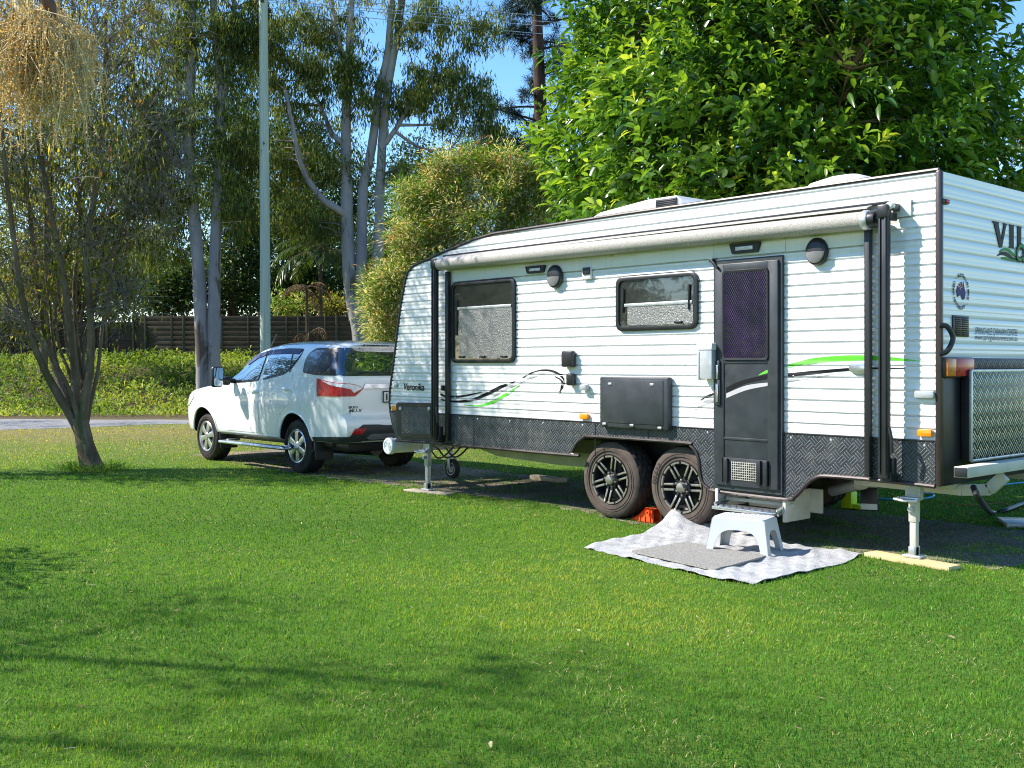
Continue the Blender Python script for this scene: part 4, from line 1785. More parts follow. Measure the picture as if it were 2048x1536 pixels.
# ================================================================ CAR
YC = .90
car = empty('parked_car', (-10.2, YC, 0), 'white four-wheel-drive wagon with towing mirrors parked ahead of the caravan', 'car')
zroof = pchip([-12.50, -12.42, -12.25, -11.9, -11.5, -11.15, -10.98, -10.6, -10.3, -9.95, -9.4, -8.9, -8.4, -8.05, -7.86], [.93, 1.01, 1.07, 1.12, 1.165, 1.19, 1.225, 1.485, 1.645, 1.742, 1.790, 1.795, 1.780, 1.755, 1.735])
zbelt = pchip([-12.50, -12.42, -12.2, -11.6, -11.0, -10.0, -9.0, -8.4, -7.86], [.86, .94, 1.0, 1.09, 1.16, 1.215, 1.30, 1.36, 1.36])
hw = pchip([-12.50, -12.40, -12.2, -11.8, -11.3, -10.5, -9.0, -8.3, -8.05, -7.92, -7.86], [.66, .76, .85, .905, .915, .905, .915, .910, .90, .88, .85])
zbot = pchip([-12.50, -12.2, -11.9, -11.0, -9.0, -8.4, -7.86], [.50, .42, .42, .43, .44, .45, .46])


def section(x):
    zr, zb, h_, zl = zroof(x), zbelt(x), hw(x), zbot(x)
    cab = min(1, max(0, (zr - zb - .03) / .40))     # 0 on the bonnet, 1 in the cabin
    flare = 0
    for ax in (-11.565, -8.915):
        flare += .022 * math.exp(-((x - ax) / .36) ** 2)
    top = zr
    if cab < .12:
        up = [(h_ - .05, zb + (top - zb) * .45), (h_ - .13, zb + (top - zb) * .70), (h_ - .25, zb + (top - zb) * .86), (h_ - .45, zb + (top - zb) * .96), (.22, top), (0, top)]
    up_c = [(h_ - .032, zb + .05), (h_ - .085, zb + (top - zb) * .5), (h_ - .15, zb + (top - zb) * .82), (h_ - .225, top - .045), (max(.1, h_ - .42), top - .010), (0, top)]
    up_b = [(h_ - .05, zb + (top - zb) * .45), (h_ - .13, zb + (top - zb) * .70), (h_ - .25, zb + (top - zb) * .86), (h_ - .40, zb + (top - zb) * .95), (h_ * .45, top - .004), (0, top)]
    up = [(a[0] * (1 - cab) + b[0] * cab, a[1] * (1 - cab) + b[1] * cab) for a, b in zip(up_b, up_c)]
    lowp = [(0, zl), (h_ - .16, zl), (h_ - .045, zl + .015), (h_ - .012 + flare * .6, zl + .08), (h_ + flare, zl + (zb - zl) * .40), (h_ + .008 + flare, zl + (zb - zl) * .62), (h_ - .004 + flare * .5, zl + (zb - zl) * .82), (h_ - .022, zb - .012)]
    return [Vector((y, z)) for y, z in lowp] + [Vector(p) for p in up]


xr_z = pchip([.40, .50, .58, .70, .76, .80, 1.05, 1.26, 1.33, 1.62, 1.69, 1.73, 1.80], [-7.86, -7.76, -7.70, -7.70, -7.73, -7.79, -7.79, -7.80, -7.83, -7.97, -7.98, -7.90, -7.92])
xf_z = pchip([.40, .50, .70, .90, 1.0, 1.1], [-12.44, -12.54, -12.58, -12.55, -12.50, -12.45])


def build_car_body():
    xs = list(np.linspace(-12.50, -12.0, 9)) + list(np.linspace(-11.93, -8.3, 50)) + [-8.2, -8.1, -8.02, -7.95, -7.90, -7.86]
    bm = bmesh.new()
    rings = []
    NS = 4
    for x in xs:
        s = spline(section(x), NS)
        half = [(p.x, p.y) for p in s]
        ring = []
        for y, z in half:
            xx = x
            if x > -8.15:
                k = (x + 8.15) / .29
                xx = x + k * (xr_z(z) - .045 - (-7.86))
            if x < -12.2:
                k = (-12.2 - x) / .30
                xx = x + k * (xf_z(z) + .02 + 12.50)
            ring.append((xx, max(0, y), z))
        rings.append(ring)
    nP = len(rings[0])
    L, Rr = [], []
    for ring in rings:
        l_ = [bm.verts.new((x, YC - y, z)) for x, y, z in ring]
        r_ = [l_[i] if i in (0, nP - 1) else bm.verts.new((x, YC + y, z)) for i, (x, y, z) in enumerate(ring)]
        L.append(l_)
        Rr.append(r_)
    for S_ in (L, Rr):
        for A, B in zip(S_, S_[1:]):
            for i in range(nP - 1):
                try:
                    bm.faces.new((A[i], A[i + 1], B[i + 1], B[i]))
                except ValueError:
                    pass
    # bowed end caps
    for S1, S2, bow, sg in ((L[-1], Rr[-1], .05, 1), (L[0], Rr[0], .10, -1)):
        cols = [S1]
        fr = [-.92, -.75, -.5, -.25, 0, .25, .5, .75, .92]
        for f in fr:
            c = []
            for i in range(nP):
                a, b = S1[i].co, S2[i].co
                if i in (0, nP - 1):
                    c.append(S1[i])
                    continue
                t = (f + 1) / 2
                p = a.lerp(b, t)
                wd = abs(a.y - b.y)
                p.x += sg * bow * (1 - abs(f) ** 2.2) * min(1, wd / 1.2)
                c.append(bm.verts.new(p))
            cols.append(c)
        cols.append(S2)
        for A, B in zip(cols, cols[1:]):
            for i in range(nP - 1):
                q = [A[i], A[i + 1], B[i + 1], B[i]]
                q = [v for k, v in enumerate(q) if v not in q[:k]]
                if len(q) > 2:
                    try:
                        bm.faces.new(q)
                    except ValueError:
                        pass
    bmesh.ops.remove_doubles(bm, verts=bm.verts[:], dist=1e-5)
    bmesh.ops.recalc_face_normals(bm, faces=bm.faces[:])
    return bm


bm = build_car_body()
CAR_BVH = BVHTree.FromBMesh(bm)
body_me = bpy.data.meshes.new('body')
bm.to_mesh(body_me)
bm.free()
body = link('body', body_me, [M['gloss_white'], M['black']], car)
# cut the wheel arches
cmb = MB()
for ax in (-11.565, -8.915):
    for s in (0, 1):
        y_a = -.2 if s == 0 else 1.55
        cmb.prism([(ax + .425 * math.cos(a) * (1.0), .385 + .44 * math.sin(a)) for a in [2 * PI * k / 40 for k in range(40)]], lambda u, v, w_: Vector((u, w_, v)), y_a, y_a + .45)
cut = cmb.build('cutter', M['black'], None, 0)
md = body.modifiers.new('arches', 'BOOLEAN')
md.operation = 'DIFFERENCE'
md.solver = 'EXACT'
md.object = cut
try:
    md.material_mode = 'TRANSFER'
except Exception:
    pass
dg = bpy.context.evaluated_depsgraph_get()
nm_ = bpy.data.meshes.new_from_object(body.evaluated_get(dg))
body.modifiers.clear()
body.data = nm_
nm_.name = 'body'
bpy.data.objects.remove(cut)
finish(nm_, 30)


def side_fn(u, v, w_):
    h = CAR_BVH.ray_cast(Vector((u, -3, v)), Vector((0, 1, 0)))
    if h[0] is None or h[0].y > YC - .05:
        return None
    n = h[1] if h[1].y < 0 else -h[1]
    return h[0] + n * w_


def rear_fn(u, v, w_):
    h = CAR_BVH.ray_cast(Vector((-5, u, v)), Vector((-1, 0, 0)))
    if h[0] is None or h[0].x < -8.6:
        return None
    n = h[1] if h[1].x > 0 else -h[1]
    return h[0] + n * w_


def top_fn(u, v, w_):
    h = CAR_BVH.ray_cast(Vector((u, v, 5)), Vector((0, 0, -1)))
    if h[0] is None:
        return None
    n = h[1] if h[1].z > 0 else -h[1]
    return h[0] + n * w_


def cpart(name, poly, fn, mat, parent=car, step=.06, off=.004, thick=.012, mirror=True, smooth=40, label=None):
    mb = MB()
    panel(mb, poly, fn, step, off, thick)
    bm_ = mb.bm
    o = None
    if mirror:
        b2 = bm_.copy()
        for v in b2.verts:
            v.co.y = 2 * YC - v.co.y
        m2 = MB()
        m2.bm.free()
        m2.bm = b2
        m2.build(name, mat, parent, smooth)
    o = mb.build(name, mat, parent, smooth, label)
    return o


def wrap_fn(u, v, w_):
    """round the rear near corner: u is half the bearing seen from a point inside the body"""
    o = Vector((-8.35, .50, v))
    h = CAR_BVH.ray_cast(o, Vector((math.cos(u * 2), math.sin(u * 2), 0)))
    if h[0] is None:
        return None
    n = h[1]
    if n.dot(h[0] - o) < 0:
        n = -n
    return h[0] + n * w_


def WS(X, z):
    return (math.atan2(side_fn(min(X, -7.99), min(z, 1.6), 0).y - .50, X + 8.35) / 2, z)


def WRr(Y, z):
    return (math.atan2(Y - .50, rear_fn(max(Y, .12), z, 0).x + 8.35) / 2, z)


# doors as slightly proud panels, so that the gaps read
WF = [(-10.80, 1.205), (-10.70, 1.31), (-10.40, 1.505), (-10.13, 1.60), (-9.86, 1.645), (-9.90, 1.40), (-9.945, 1.245)]
WR = [(-9.83, 1.262), (-9.79, 1.45), (-9.745, 1.648), (-9.3, 1.665), (-8.86, 1.655), (-8.93, 1.56), (-9.06, 1.43), (-9.24, 1.345)]
WQ = [(-8.735, 1.375), (-8.735, 1.50), (-8.69, 1.60), (-8.56, 1.660), (-8.045, 1.660), (-7.985, 1.55), (-7.925, 1.34), (-8.4, 1.345)]
fdoor = cpart('door', [(-10.86, .50), (-9.89, .50), (-9.895, 1.23), (-10.86, 1.165)], side_fn, M['gloss_white'], off=.005, label='near front door')
rdoor = cpart('door', [(-9.88, .50), (-9.40, .50), (-9.36, .70), (-9.20, .84), (-9.02, .93), (-8.93, 1.20), (-9.0, 1.33), (-9.30, 1.30), (-9.885, 1.235)], side_fn, M['gloss_white'], off=.005, label='near rear door')
for a, mt in ((WF, 'car_glass'), (WR, 'car_glass'), (WQ, 'car_glass_dark')):
    fr_ = cpart('window', round_poly(grow_poly(a, .022), .05, 3), side_fn, M['black'], step=.05, off=.003)
    cpart('pane', round_poly(grow_poly(a, -.004), .05, 3), side_fn, M[mt], step=.05, off=.009, thick=.008)
cpart('weather_shield', [(-10.42, 1.50), (-10.13, 1.605), (-9.80, 1.655), (-9.30, 1.67), (-8.88, 1.66), (-8.95, 1.60), (-9.3, 1.605), (-9.82, 1.60), (-10.10, 1.545), (-10.36, 1.452)], side_fn, M['slate_vinyl'], off=.018, thick=.01)
cpart('window_pillar', [(-9.10, 1.36), (-9.125, 1.61), (-9.10, 1.61), (-9.075, 1.37)], side_fn, M['black'], off=.014)
for dr, x, z in ((fdoor, -10.01, 1.085), (rdoor, -9.08, 1.135)):
    p = side_fn(x, z, .0)
    mb = MB()
    mb.box((x, p.y - .022, z), (.20, .022, .038), .010)
    mb.box((x + .08, p.y - .010, z), (.05, .03, .04), .01)
    mb.build('handle', M['gloss_white'], dr, 50)
# fuel flap: proud round panel
cpart('fuel_flap', [(-8.445 + .085 * math.cos(a), 1.03 + .105 * math.sin(a)) for a in [2 * PI * k / 20 for k in range(20)]], side_fn, M['gloss_white'], off=.005, mirror=False)
# rear glass, tail lights, bumper
cpart('tailgate', round_poly([(.16, .77), (1.64, .77), (1.66, 1.26), (.14, 1.26)], .06, 3), rear_fn, M['gloss_white'], off=.006, mirror=False)
rg_ = cpart('rear_window', round_poly([(.055, 1.315), (1.745, 1.315), (1.66, 1.678), (.14, 1.678)], .03, 4), rear_fn, M['car_glass_dark'], off=.006, mirror=False)
cpart('rear_window_inner', round_poly([(.27, 1.375), (1.53, 1.375), (1.46, 1.63), (.34, 1.63)], .07, 4), rear_fn, M['car_glass'], rg_, off=.012, mirror=False)
cpart('tail_light', [WS(-8.365, 1.285), WS(-8.325, 1.05), WS(-8.05, 1.055), WRr(.22, 1.058), WRr(.35, 1.163), WRr(.20, 1.215), WS(-7.99, 1.235)], wrap_fn, M['red_lens'], off=.012, thick=.02, step=.03)
cpart('tail_light', [WS(-8.24, 1.257), WS(-8.06, 1.205), WRr(.15, 1.15), WRr(.20, 1.10), WRr(.33, 1.163), WRr(.20, 1.206), WS(-7.99, 1.227)], wrap_fn, M['clear_lens'], off=.018, thick=.02, step=.03, label='clear upper strip of the tail light')
cpart('window_pillar', [WS(-8.07, 1.345), WRr(.16, 1.32), WRr(.20, 1.672), WS(-8.10, 1.655)], wrap_fn, M['car_glass_dark'], off=.010, thick=.014, step=.03)
cpart('bumper_corner', [WS(-8.45, .475), WS(-8.47, .515), WS(-8.10, .535), WRr(.14, .55), WRr(.30, .62), WRr(.30, .48)], wrap_fn, M['grey_black'], off=.014, thick=.02, step=.03)
cpart('garnish', [(.33, 1.155), (.36, 1.21), (1.44, 1.21), (1.47, 1.155)], rear_fn, M['chrome'], off=.022, thick=.03, mirror=False)
cpart('rear_bumper', [(.12, .49), (.10, .55), (.22, .66), (.28, .695), (.5, .69), (.62, .675), (1.18, .675), (1.3, .69), (1.52, .695), (1.58, .66), (1.70, .55), (1.68, .49)], rear_fn, M['grey_black'], off=.012, thick=.02, mirror=False)
cpart('rear_bumper', [(.34, .535), (.40, .575), (1.40, .575), (1.46, .535), (1.40, .51), (.40, .51)], rear_fn, M['alloy'], off=.02, thick=.02, mirror=False, label='bright strip low on the bumper')
cpart('reflector', [(.12, .585), (.17, .650), (.32, .650), (.26, .585)], rear_fn, M['red_lens'], off=.022, thick=.02)
pl_ = cpart('number_plate', round_poly([(.62, .98), (1.00, .98), (1.00, 1.11), (.62, 1.11)], .012, 2), rear_fn, M['white_plastic'], off=.026, thick=.02, mirror=False)
p = rear_fn(.66, 1.04, 0)
mb = MB()
text(mb, '1', .12, lambda x, y: Vector((p.x + .032, .645 + x, 1.0 + y)), bold=.004)
mb.build('lettering', M['black_vinyl'], pl_, 0)
mb = MB()
for x0_, z0_, w_, h_ in ((.81, .975, .38, .014), (.81, 1.115, .38, .014), (.62, 1.045, .014, .15), (1.0, 1.045, .014, .15)):
    mb.box((p.x + .03, x0_, z0_), (.012, w_, h_), .002)
mb.build('plate_frame', M['black'], pl_, 0)
p = rear_fn(.15, .89, 0)
mb = MB()
text(mb, 'ISUZU', .036, lambda x, y: Vector((rear_fn(.13 + x, .905, .010).x, .13 + x * 1.3, .905 + y)), bold=.002)
mb.build('lettering', M['grey_black'], car, 0)
mb = MB()
text(mb, 'MU-X', .055, lambda x, y: Vector((rear_fn(.13 + x, .86, .010).x, .13 + x * 1.3, .855 + y)), bold=.002, shear=.2)
mb.build('lettering', M['grey_black'], car, 0)
p = rear_fn(.6, 1.715, 0)
mb = MB()
if p is not None:
    for k in range(8):  # row of plain dashes standing in for small illegible lettering
        mb.box((p.x + .01, .50 + k * .045, 1.712 - k * .0), (.02, .030, .016), .003, Matrix.Rotation(.25, 3, 'X'))
    mb.lathe([(.014, 0), (.014, .02), (0, .02)], 10, Matrix.Translation((p.x, .44, 1.712)) @ Matrix.Rotation(PI / 2, 4, 'Y'))
    mb.build('spoiler_marks', M['black'], car, 0)
# windscreen, grille, headlights (seen only from the front)
cpart('windscreen', round_poly([(-10.93, .24), (-10.36, .36), (-10.36, 1.44), (-10.93, 1.56)], .08, 3), top_fn, M['car_glass_dark'], off=.006, mirror=False)
cpart('headlight', [(-12.42, .80), (-12.40, .95), (-12.02, 1.02), (-11.98, .95), (-12.15, .83)], side_fn, M['clear_lens'], off=.012, thick=.02)


def front_fn(u, v, w_):
    h = CAR_BVH.ray_cast(Vector((-15, u, v)), Vector((1, 0, 0)))
    if h[0] is None:
        return None
    n = h[1] if h[1].x < 0 else -h[1]
    return h[0] + n * w_


cpart('grille', [(.42, .62), (1.38, .62), (1.45, .90), (.35, .90)], front_fn, M['black'], off=.012, mirror=False)
# arch lips
mb = MB()
for s in (0, 1):
    for ax in (-11.565, -8.915):
        pts = []
        for k in range(25):
            a = -.12 + (PI + .24) * k / 24
            q_ = side_fn(ax + .425 * math.cos(a), max(.47, .385 + .44 * math.sin(a)), .0)
            if q_ is not None:
                pts.append(Vector((q_.x, (q_.y if s == 0 else 2 * YC - q_.y), q_.z)))
        if len(pts) > 3:
            mb.tube(pts, .014, 8)
mb.build_each('arch_lip', M['gloss_white'], car, 50)
# dark lines of the sills and underside
mb = MB()
mb.box((-10.2, YC, .42), (3.9, 1.5, .10), .03)
mb.box((-8.35, YC, .40), (.8, 1.4, .14), .04)
mb.tube([(-9.2, .75, .33), (-8.1, .75, .36)], .11, 12)
mb.bar((-8.915, .2, .366), (-8.915, 1.6, .366), .12, .12, .03)
mb.bar((-11.565, .2, .366), (-11.565, 1.6, .366), .10, .10, .03)
mb.build('underbody', M['black'], car, 40)
for s in (0, 1):
    yy = (lambda y: y if s == 0 else 2 * YC - y)
    mb = MB()
    mb.box((-9.93, yy(-.07), .335), (1.86, .15, .045), .02, seg=3)
    mb.box((-10.75, yy(.05), .36), (.05, .2, .03), .005)
    mb.box((-9.1, yy(.05), .36), (.05, .2, .03), .005)
    mb.build('side_step', M['alloy'], car, 40)
    for x in (-11.12, -8.46):
        mb = MB()
        mb.box((x, yy(.16), .36), (.02, .28, .30), .006, Matrix.Rotation(-.1, 3, 'Y'))
        mb.build('mud_flap', M['black'], car, 40)
    # towing mirror
    mb = MB()
    mb.box((-10.60, yy(-.29), 1.285), (.10, .17, .30), .04, seg=3)
    mr = mb.build('mirror', M['black'], car, 40)
    mb = MB()
    mb.prism(rrect(yy(-.29), 1.285, .135, .262, .03, 4), lambda u, v, w_: Vector((w_, u, v)), -10.552, -10.546)
    mb.build('mirror_glass', M['lens_glass'], mr, 30)
    mb = MB()
    mb.bar((-10.62, yy(-.24), 1.25), (-10.68, yy(.04), 1.22), .05, .07, .015)
    mb.box((-10.68, yy(-.10), 1.225), (.10, .10, .13), .03)
    mb.build('mirror_arm', M['black'], mr, 40)
mb = MB()
mb.tube([(-10.12, .30, 1.70), (-9.93, .30, 1.90)], .008, 6)
mb.build('aerial', M['black'], car, 40)


def car_wheel(x, far, spin):
    T = Matrix.Translation((x, .03, .367)) @ WM @ Matrix.Rotation(spin, 4, 'Z')
    if far:
        T = Matrix.Translation((x, 2 * YC - .03, .367)) @ Matrix.Rotation(PI, 4, 'Z') @ WM @ Matrix.Rotation(spin, 4, 'Z')
    mb = MB()
    tyre(mb, .368, .255, .225, 64)
    mb.bm.transform(T)
    tread_split(mb, T, .368)
    w_ = mb.build('wheel', [M['rubber'], M['black']], car, 30)
    mb = MB()
    mb.lathe([(.225, -.008), (.23, .003), (.222, .010), (.212, .002), (.200, -.05), (.19, -.14), (.06, -.14), (0, -.14)], 48)
    mb.bm.transform(T)
    rm_ = mb.build('rim', M['rim_black'], w_, 30)
    mb = MB()
    mb.lathe([(.224, -.006), (.231, .005), (.222, .012), (.206, .006), (.200, -.02)], 48)
    mb.bm.transform(T)
    mb.build('rim_lip', M['alloy'], rm_, 30)
    mb = MB()
    for k in range(6):
        a = k * PI / 3
        R_ = Matrix.Rotation(a, 4, 'Z')
        pr = [(.045, -.024), (.10, -.036), (.17, -.040), (.212, -.052), (.212, .052), (.17, .040), (.10, .036), (.045, .024)]
        A = [mb.bm.verts.new(R_ @ Vector((u, v * 1.05, -.012 + (.016 if u < .2 else .008)))) for u, v in pr]
        B = [mb.bm.verts.new(R_ @ Vector((u, v * .7, .006 if u < .2 else .002))) for u, v in pr]
        C3 = [mb.bm.verts.new(R_ @ Vector((u, v * 1.15, -.06))) for u, v in pr]
        n = len(pr)
        for P_, Q_ in ((C3, A), (A, B)):
            for i in range(n):
                mb.bm.faces.new((P_[i], P_[(i + 1) % n], Q_[(i + 1) % n], Q_[i]))
        mb.bm.faces.new(B)
    mb.bm.transform(T)
    mb.build('spokes', M['alloy'], rm_, 30)
    mb = MB()
    mb.lathe([(.062, -.03), (.060, .004), (.045, .016), (0, .018)], 24)
    for k in range(6):
        a = k * PI / 3 + PI / 6
        mb.lathe([(.010, -.06), (.010, -.006), (0, -.003)], 6, Matrix.Translation((.057 * math.cos(a), .057 * math.sin(a), 0.0)))
    mb.bm.transform(T)
    mb.build('hub_cap', M['alloy'], w_, 30)


car_wheel(-11.565, False, .25)
car_wheel(-8.915, False, .6)
car_wheel(-11.565, True, .1)
car_wheel(-8.915, True, .4)

# ================================================================ SMALL THINGS ON THE GROUND
rq = random.Random(11)


def mat_z(x, y):
    """rumples of the ground sheet"""
    z = .014 + .006 * math.sin(3.1 * x + 1.7 * y) + .006 * math.sin(7.3 * x - 5.1 * y + 1) + .005 * math.sin(15 * x + 9 * y + 2 * math.sin(4 * y)) + .0045 * math.sin(29 * x - 17 * y + 2 * math.sin(6 * x)) + .003 * math.sin(47 * x + 31 * y)
    z = max(.006, z)
    # corner pushed up against the tyre
    d = (Vector((x, y)) - MAT_UP).length
    return z + .17 * max(0, 1 - d / .55) ** 1.6


MAT_UP = Vector(MATP[2])
mb = MB()
panel(mb, MATP, lambda u, v, o: Vector((u, v, mat_z(u, v) + o)), .028, .004, .005)


def sheet_mat():
    k = NT('silver_woven_tarp')
    tc = k.n('TexCoord')
    P = tc.outputs['Object']
    n1 = k.noise(P, 9, 8, .7, .4)
    n2 = k.noise(P, 45, 5, .7)
    c = k.mix(k.ramp(n1, [(.40, (0, 0, 0)), (.62, (1, 1, 1))]), (.47, .47, .465), (.33, .33, .325))
    c = k.mix(k.ramp(n2, [(.55, (0, 0, 0)), (.75, (.6, .6, .6))]), c, (.22, .21, .19))
    return k.done(k.bsdf(c, .6, 0, .3, normal=k.bump(n1, .8, .03)))


tag(mb.build('ground_sheet', sheet_mat(), None, 60), 'crumpled silver white ground sheet spread on the lawn below the caravan door', 'ground sheet')
mb = MB()
DM = [tuple(on_z(*p, .03).xy) for p in [(1262, 1103), (1372, 1085), (1533, 1113), (1432, 1141)]]
panel(mb, round_poly(DM, .02, 3), lambda u, v, o: Vector((u, v, max(.03, mat_z(u, v) + .006) + o)), .06, .008, .014)


def loop_mat():
    k = NT('speckled_doormat')
    tc = k.n('TexCoord')
    P = tc.outputs['Object']
    n = k.noise(P, 110, 4, .8)
    n2 = k.noise(P, 5, 4, .6)
    c = k.ramp(n, [(.34, (.10, .095, .085)), (.58, (.46, .44, .40))])
    c = k.mix(k.math('MULTIPLY', n2, .3), c, (.3, .28, .25))
    return k.done(k.bsdf(c, .95, 0, .1, normal=k.bump(n, 1.0, .012)))


tag(mb.build('doormat', loop_mat(), None, 40), 'speckled grey loop doormat lying flat on the silver ground sheet', 'doormat')

# step stool
def stool():
    root = empty('step_stool', (-1.42, -.40, 0), 'pale grey plastic step stool standing below the caravan door', 'step stool')
    T0 = [Vector(on_z(*p, .265).xy) for p in [(1425, 1038), (1513, 1046), (1559, 1037), (1459, 1030)]]
    c = sum(T0, Vector((0, 0))) / 4
    ux = ((T0[1] - T0[0]) + (T0[2] - T0[3])).normalized()
    uy = Vector((-ux.y, ux.x))
    hl, hd = .205, .135          # half length and depth of the top
    bl, bd = .255, .185          # at the floor
    H = .275

    def W(u, v, z):
        q_ = c + ux * u + uy * v
        return Vector((q_.x, q_.y, z + .012))

    mb = MB()
    top = rrect(0, 0, hl * 2, hd * 2, .035, 5)
    rim = rrect(0, 0, hl * 2 + .012, hd * 2 + .012, .04, 5)
    A = [mb.bm.verts.new(W(u, v, H)) for u, v in top]
    B = [mb.bm.verts.new(W(u, v, H - .012)) for u, v in rim]
    mb.bm.faces.new(A)
    for i in range(len(A)):
        mb.bm.faces.new((A[i], A[(i + 1) % len(A)], B[(i + 1) % len(A)], B[i]))
    rows_, cols_ = 5, 9
    tp = mb.build('seat', M['stool_plastic'], root, 40)
    mb = MB()
    for i in range(cols_):
        for j in range(rows_):
            u = (-.5 + (i + .5) / cols_) * hl * 1.8
            v = (-.5 + (j + .5) / rows_) * hd * 1.75
            q_ = W(u, v, H + .0015)
            mb.lathe([(.0095, 0), (.008, .004), (0, .005)], 8, Matrix.Translation(q_) @ Matrix.Scale(1.6, 4, (ux.x, ux.y, 0)))
    mb.build('grip_studs', M['white_plastic'], tp, 40)
    # four side walls, each with an arched opening: two legs per side
    th = .006
    for s, L0, L1, D0, D1, swap in ((-1, hl + .006, bl, hd + .006, bd, False), (1, hl + .006, bl, hd + .006, bd, False), (-1, hd + .006, bd, hl + .006, bl, True), (1, hd + .006, bd, hl + .006, bl, True)):
        outl = [(-1, 0), (-1, 1), (1, 1), (1, 0)]
        legw = .25 if not swap else .32
        arch = [(1 - legw, 0)] + [((1 - legw) * math.cos(a) if False else (1 - legw) * math.copysign(abs(math.cos(a)) ** .55, math.cos(a)), .70 * math.sin(a) ** .8) for a in [PI * k / 16 for k in range(1, 16)]] + [(-(1 - legw), 0)]
        poly = outl + arch

        def F(u, t, w_, s=s, L0=L0, L1=L1, D0=D0, D1=D1, swap=swap):
            ll = L1 + (L0 - L1) * t
            dd = (D1 + (D0 - D1) * t - w_) * s
            return W(u * ll, dd, t * (H - .012)) if not swap else W(dd, u * ll, t * (H - .012))
        mb = MB()
        panel(mb, poly, lambda u, t, o, F=F: F(u, t, -o), .12, 0, th)
        mb.build('legs', M['stool_plastic'], root, 30)


stool()

# planks under the jacks
def plank(name, pts, z0, th, mat, label):
    mb = MB()
    P = [on_z(*p, z0).xy for p in pts]
    mb.prism([tuple(p) for p in P], lambda u, v, w_: Vector((u, v, w_)), z0, z0 + th)
    bmesh.ops.bevel(mb.bm, geom=mb.bm.edges[:], offset=.003, segments=1, affect='EDGES')
    tag(mb.build(name, mat, None, 30), label, 'timber plank')


mb = MB()
a_, b_ = Vector(on_z(1735, 1113, 0).xy), Vector(on_z(1905, 1143, 0).xy)
dv = (b_ - a_).normalized()
mb.bar((a_.x, a_.y + .04, .018), (b_.x, b_.y + .04, .018), .15, .034, .004)
tag(mb.build('timber_plank', M['pine_wood'], None, 30), 'fresh yellow pine plank under the rear caravan jack', 'timber plank')
mb = MB()
a_, b_ = Vector(on_z(813, 982, 0).xy), Vector(on_z(898, 991, 0).xy)
mb.bar((a_.x, a_.y + .03, .012), (b_.x, b_.y + .03, .012), .17, .022, .004)
tag(mb.build('timber_plank', M['old_wood'], None, 30), 'weathered thin board under the front caravan jack', 'timber plank')
mb = MB()
c = on_z(1098, 962, 0)
mb.bar((c.x - .28, c.y, .03), (c.x + .28, c.y - .03, .03), .14, .06, .006)
tag(mb.build('timber_block', M['old_wood'], None, 30), 'brown timber block lying in the shade under the middle of the caravan', 'timber block')


# orange wheel chock
def chock(base, mat, label, sx=1):
    mb = MB()
    x, y = base
    L, Wd, Hh_ = .26, .13, .14
    side = [(0, 0), (L, 0), (L, .02), (L - .01, Hh_), (L - .09, Hh_), (.16, Hh_ * .86), (.08, Hh_ * .42), (.0, .02)]
    hole = [(.10, .025), (.205, .025), (.205, .095), (.165, .095)]
    for yy in (0, Wd - .022):
        poly = side
        panel(mb, poly, lambda u, v, o, yy=yy: Vector((x + u * sx, y + yy + o, v + .004)), .03, .0, .022)
    mb.box((x + sx * (L - .06), y + Wd / 2, Hh_ - .008), (.11, Wd, .016), .004)
    for k in range(4):
        mb.box((x + sx * (.03 + k * .04), y + Wd / 2, .03 + k * .028), (.05, Wd - .02, .012), .003, Matrix.Rotation(-.65 * sx, 3, 'Y'))
    mb.box((x + sx * L * .5, y + Wd / 2, .008), (L, Wd, .012), .003)
    for u in (.09, .15, .21):
        mb.box((x + sx * u, y - .004, .03), (.012, .012, .05 + (u - .09) * .4), .003)
    mb.lathe([(.022, 0), (.022, .03), (.012, .03), (.012, 0)], 14, Matrix.Translation((x + sx * .20, y + .004, .10)) @ Matrix.Rotation(PI / 2, 4, 'X'))
    tag(mb.build('wheel_chock', mat, None, 30), label, 'wheel chock')


ck = on_z(1252, 1047, 0)
chock((-3.02, .12), M['chock'], 'orange plastic wheel chock wedged between the two caravan wheels')
ck = on_z(1698, 1017, 0)
mb = MB()
mb.box((ck.x, ck.y, .09), (.12, .12, .17), .012)
mb.bar((ck.x - .05, ck.y, .05), (ck.x + .2, ck.y, .02), .10, .04)
tag(mb.build('wheel_chock', M['lime'], None, 30), 'lime yellow wheel chock beyond the caravan seen under its rear', 'wheel chock')
# paving slab at the right edge
c = on_z(2040, 1050, 0)
mb = MB()
mb.box((c.x + .05, c.y + .02, .022), (.42, .42, .04), .006, Matrix.Rotation(.6, 3, 'Z'))
tag(mb.build('paving_slab', M['grey_vinyl'], None, 30), 'grey concrete slab lying on the shaded grass behind the caravan', 'paving slab')


# hoses and cables behind the caravan
def hose(name, pts, r, mat, label, cat):
    mb = MB()
    mb.tube(spline(pts, 8), r, 8)
    tag(mb.build(name, mat, None, 60), label, cat)


